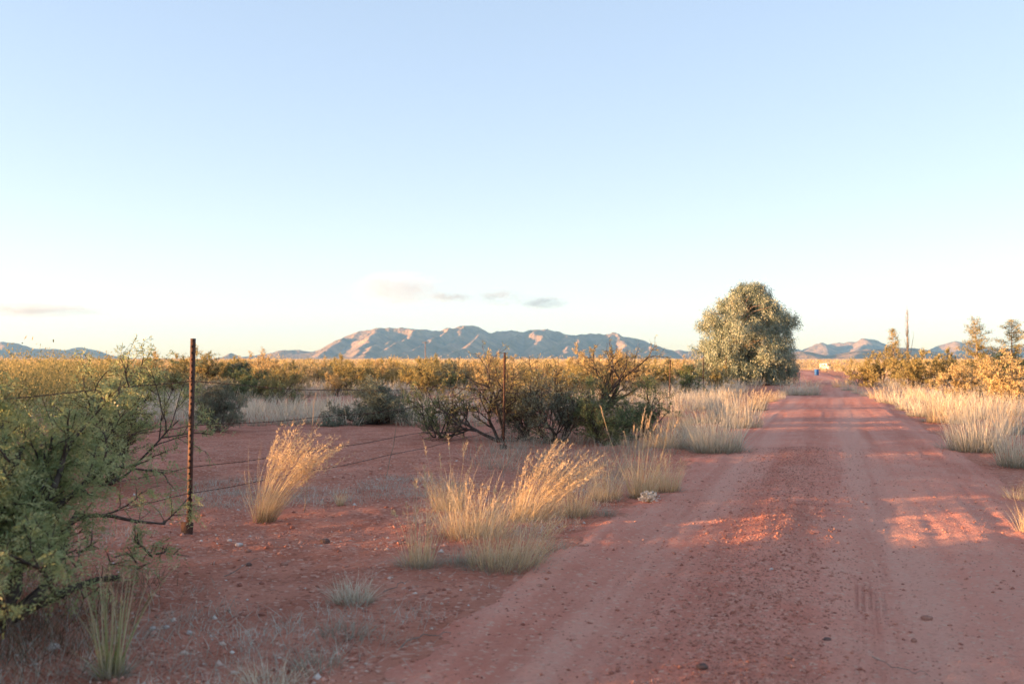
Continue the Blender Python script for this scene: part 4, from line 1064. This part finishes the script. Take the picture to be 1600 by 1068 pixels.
Yv = 215.0; xv = (1291 - 800) / FPX * Yv
root = thing('parked_van', 'tiny white van parked far down the road in the brush', 'van', (xv, Yv, gz(xv, Yv)), math.radians(18), .68)
prof_ = [(-2.3, .35), (-2.35, .9), (-2.2, 1.15), (-1.75, 1.25), (-1.1, 1.95), (-.6, 2.05), (2.1, 2.02), (2.3, 1.85), (2.35, .4)]
mb = MB(); n_ = len(prof_)
for sx_, inset in ((-.9, 0), (.9, 0)): mb.add([(sx_ * (.86 if z_ > 1.5 else 1), y_, z_) for y_, z_ in prof_])
mb.Q.append(np.array([(i, (i + 1) % n_, n_ + (i + 1) % n_, n_ + i) for i in range(n_)]))
me = mb.mesh('van_body', M['white_body']); 
import bmesh
bm = bmesh.new(); bm.from_mesh(me); bm.verts.ensure_lookup_table()
bm.faces.new([bm.verts[i] for i in range(n_)]); bm.faces.new([bm.verts[n_ + i] for i in reversed(range(n_))]); bmesh.ops.recalc_face_normals(bm, faces=bm.faces); bm.to_mesh(me); bm.free()
obj('body', me, root)
mb = MB(); mb.add([(-.76, -1.70, 1.30), (.76, -1.70, 1.30), (.70, -1.17, 1.90), (-.70, -1.17, 1.90)], [(0, 1, 2, 3)]); mb.V[0][:, 1] -= .02; obj('windscreen', mb.mesh('van_windscreen', M['glass']), root)
for sx_ in (-1, 1):
    mb = MB(); box(mb, (sx_ * .86 - .03, -.9, 1.32), (sx_ * .86 + .03, .1, 1.75)); obj('side_window', mb.mesh('van_side_window', M['glass']), root)
    for yy in (-1.45, 1.4):
        mb = MB(); t_ = np.linspace(0, 2 * np.pi, 16, endpoint=False)
        V = np.concatenate([np.stack([np.full(16, sx_ * .93 - .1), .33 * np.cos(t_), .33 * np.sin(t_)], 1), np.stack([np.full(16, sx_ * .93 + .1 * (0 if sx_ > 0 else 1) + .0), .33 * np.cos(t_), .33 * np.sin(t_)], 1), [[sx_ * .93 - .1, 0, 0], [sx_ * .93 + .0, 0, 0]]])
        mb.add(V, [(i, (i + 1) % 16, 16 + (i + 1) % 16, 16 + i) for i in range(16)], [(i, (i + 1) % 16, 32) for i in range(16)] + [(16 + i, 16 + (i + 1) % 16, 33) for i in range(16)])
        obj('wheel', mb.mesh('van_wheel', M['rubber']), root, (0, yy, .33))

def pole(label, px, top, Y, h, arm=2.2):
    x = (px - 800) / FPX * Y
    root = thing('utility_pole', label, 'pole', (x, Y, 0)); mb = MB(); tube(mb, [(0, 0, -.5), (0, 0, h * .5), (0, 0, h)], [.16, .14, .11], 8); obj('shaft', mb.mesh('pole_shaft', M['pole_wood'], smooth=True), root)
    mb = MB(); box(mb, (-arm / 2, -.16, h - .55), (arm / 2, -.04, h - .40)); obj('crossarm', mb.mesh('pole_crossarm', M['pole_wood']), root)
    for dx in (-.95, -.45, .45, .95):
        mb = MB(); tube(mb, [(dx, -.1, h - .40), (dx, -.1, h - .22)], [.05, .04], 6); obj('insulator', mb.mesh('pole_insulator', M['glass']), root)
pole('wooden utility pole with crossarm rising from the brush before the mountains', 664.5, 533, 380, 8.0)

def house(label, px, Y, w, d, h, rz):
    x = (px - 800) / FPX * Y; root = thing('far_house', label, 'house', (x, Y, 0), rz)
    mb = MB(); box(mb, (-w / 2, -d / 2, -.2), (w / 2, d / 2, h)); obj('wall', mb.mesh('house_wall', M['house_wall']), root)
    mb = MB(); mb.add([(-w / 2 - .4, -d / 2 - .4, h), (w / 2 + .4, -d / 2 - .4, h), (w / 2 + .4, d / 2 + .4, h), (-w / 2 - .4, d / 2 + .4, h), (-w / 2 - .4, 0, h + 1.3), (w / 2 + .4, 0, h + 1.3)],
                      [(0, 1, 5, 4), (2, 3, 4, 5), (3, 2, 1, 0)], [(0, 4, 3), (1, 2, 5)]); obj('roof', mb.mesh('house_roof', M['house_roof']), root)
    for dx in (-w * .28, w * .28):
        mb = MB(); box(mb, (dx - .6, -d / 2 - .05, 1.0), (dx + .6, -d / 2 + .05, 2.1)); obj('window', mb.mesh('house_window', M['glass']), root)
house('tiny pale house in the brush left of the utility pole', 613, 1500, 6, 5, 2.6, .3)
house('tiny pale house in the brush right of the utility pole', 687, 1500, 5, 5, 2.4, -.2)

def bank(px, py, w, h, seed):
    x, y = at(px, py); n = 28; u = np.linspace(-1, 1, n); U, W = np.meshgrid(u, u)
    Z = h * np.clip(1 - U ** 2, 0, 1) * np.clip(1 - W ** 2, 0, 1) * (1 + .8 * fbm(U * 3, W * 3, 3, seed)) - .04
    o = obj('earth_bank', grid_mesh('earth_bank', U * w, W * w * .7, Z, M['soil']), loc=(x, y, 0)); o.rotation_euler = (0, 0, .3); tag(o, kind='structure')
bank(842, 589, 1.9, .8, 1); bank(688, 586, 2.6, .9, 2)

# ------------------------------------------------------------------ thin clouds
def cloud(label, px0, px1, py0, py1, Y, dens, seed):
    cx = ((px0 + px1) / 2 - 800) / FPX * Y; w = (px1 - px0) / FPX * Y; cz = H + (HY - (py0 + py1) / 2) / FPX * Y; h = (py1 - py0) / FPX * Y
    me = bpy.data.meshes.new('cloud'); bm = bmesh.new(); bmesh.ops.create_icosphere(bm, subdivisions=4, radius=1.0)
    for v in bm.verts: v.co = Vector((v.co.x * w / 2, v.co.y * w * .35, v.co.z * h / 2))
    bm.to_mesh(me); bm.free()
    m, nt, N, L = new_mat('cloud_vapour'); tc = N.new('ShaderNodeTexCoord')
    mp = N.new('ShaderNodeMapping'); mp.inputs['Scale'].default_value = (2 / w, 2 / (w * .7), 2 / h); L.new(tc.outputs['Object'], mp.inputs[0])
    ln = N.new('ShaderNodeVectorMath'); ln.operation = 'LENGTH'; L.new(mp.outputs[0], ln.inputs[0])
    fall = N.new('ShaderNodeMapRange'); fall.inputs['From Min'].default_value = 1.0; fall.inputs['From Max'].default_value = .2; L.new(ln.outputs['Value'], fall.inputs['Value'])
    ns = N.new('ShaderNodeTexNoise'); ns.inputs['Scale'].default_value = 1.0; ns.inputs['Detail'].default_value = 5; ns.inputs['Roughness'].default_value = .6
    mp2 = N.new('ShaderNodeMapping'); mp2.inputs['Scale'].default_value = (3.2 / h * .35, 3.2 / h * .35, 3.2 / h); mp2.inputs['Location'].default_value = (seed, seed * 2, 0); L.new(tc.outputs['Object'], mp2.inputs[0]); L.new(mp2.outputs[0], ns.inputs['Vector'])
    th_ = N.new('ShaderNodeMapRange'); th_.inputs['From Min'].default_value = .38; th_.inputs['From Max'].default_value = .70; L.new(ns.outputs['Fac'], th_.inputs['Value'])
    mu = N.new('ShaderNodeMath'); mu.operation = 'MULTIPLY'; L.new(fall.outputs[0], mu.inputs[0]); L.new(th_.outputs[0], mu.inputs[1])
    m2 = N.new('ShaderNodeMath'); m2.operation = 'MULTIPLY'; m2.inputs[1].default_value = dens; L.new(mu.outputs[0], m2.inputs[0])
    pv = N.new('ShaderNodeVolumePrincipled'); pv.inputs['Color'].default_value = (.62, .63, .70, 1); L.new(m2.outputs[0], pv.inputs['Density'])
    o = N.new('ShaderNodeOutputMaterial'); L.new(pv.outputs[0], o.inputs['Volume']); me.materials.append(m)
    tag(obj('cloud', me, loc=(cx, Y, cz)), label, 'cloud')
CD = 1.9e-3
cloud('thin grey cloud above the left mountain peaks, largest of the row', 535, 712, 420, 484, 20000, CD, 3)
cloud('narrow flat cloud streak right of the largest cloud', 655, 748, 455, 474, 20000, CD * 2, 5)
cloud('small grey cloud wisp above the middle peak', 738, 826, 447, 480, 20000, CD * 1.6, 8)
cloud('small flat cloud rightmost of the row', 805, 892, 460, 485, 20000, CD * 1.8, 12)
cloud('faint long cloud streak above the left horizon', -90, 175, 470, 497, 20000, CD, 17)
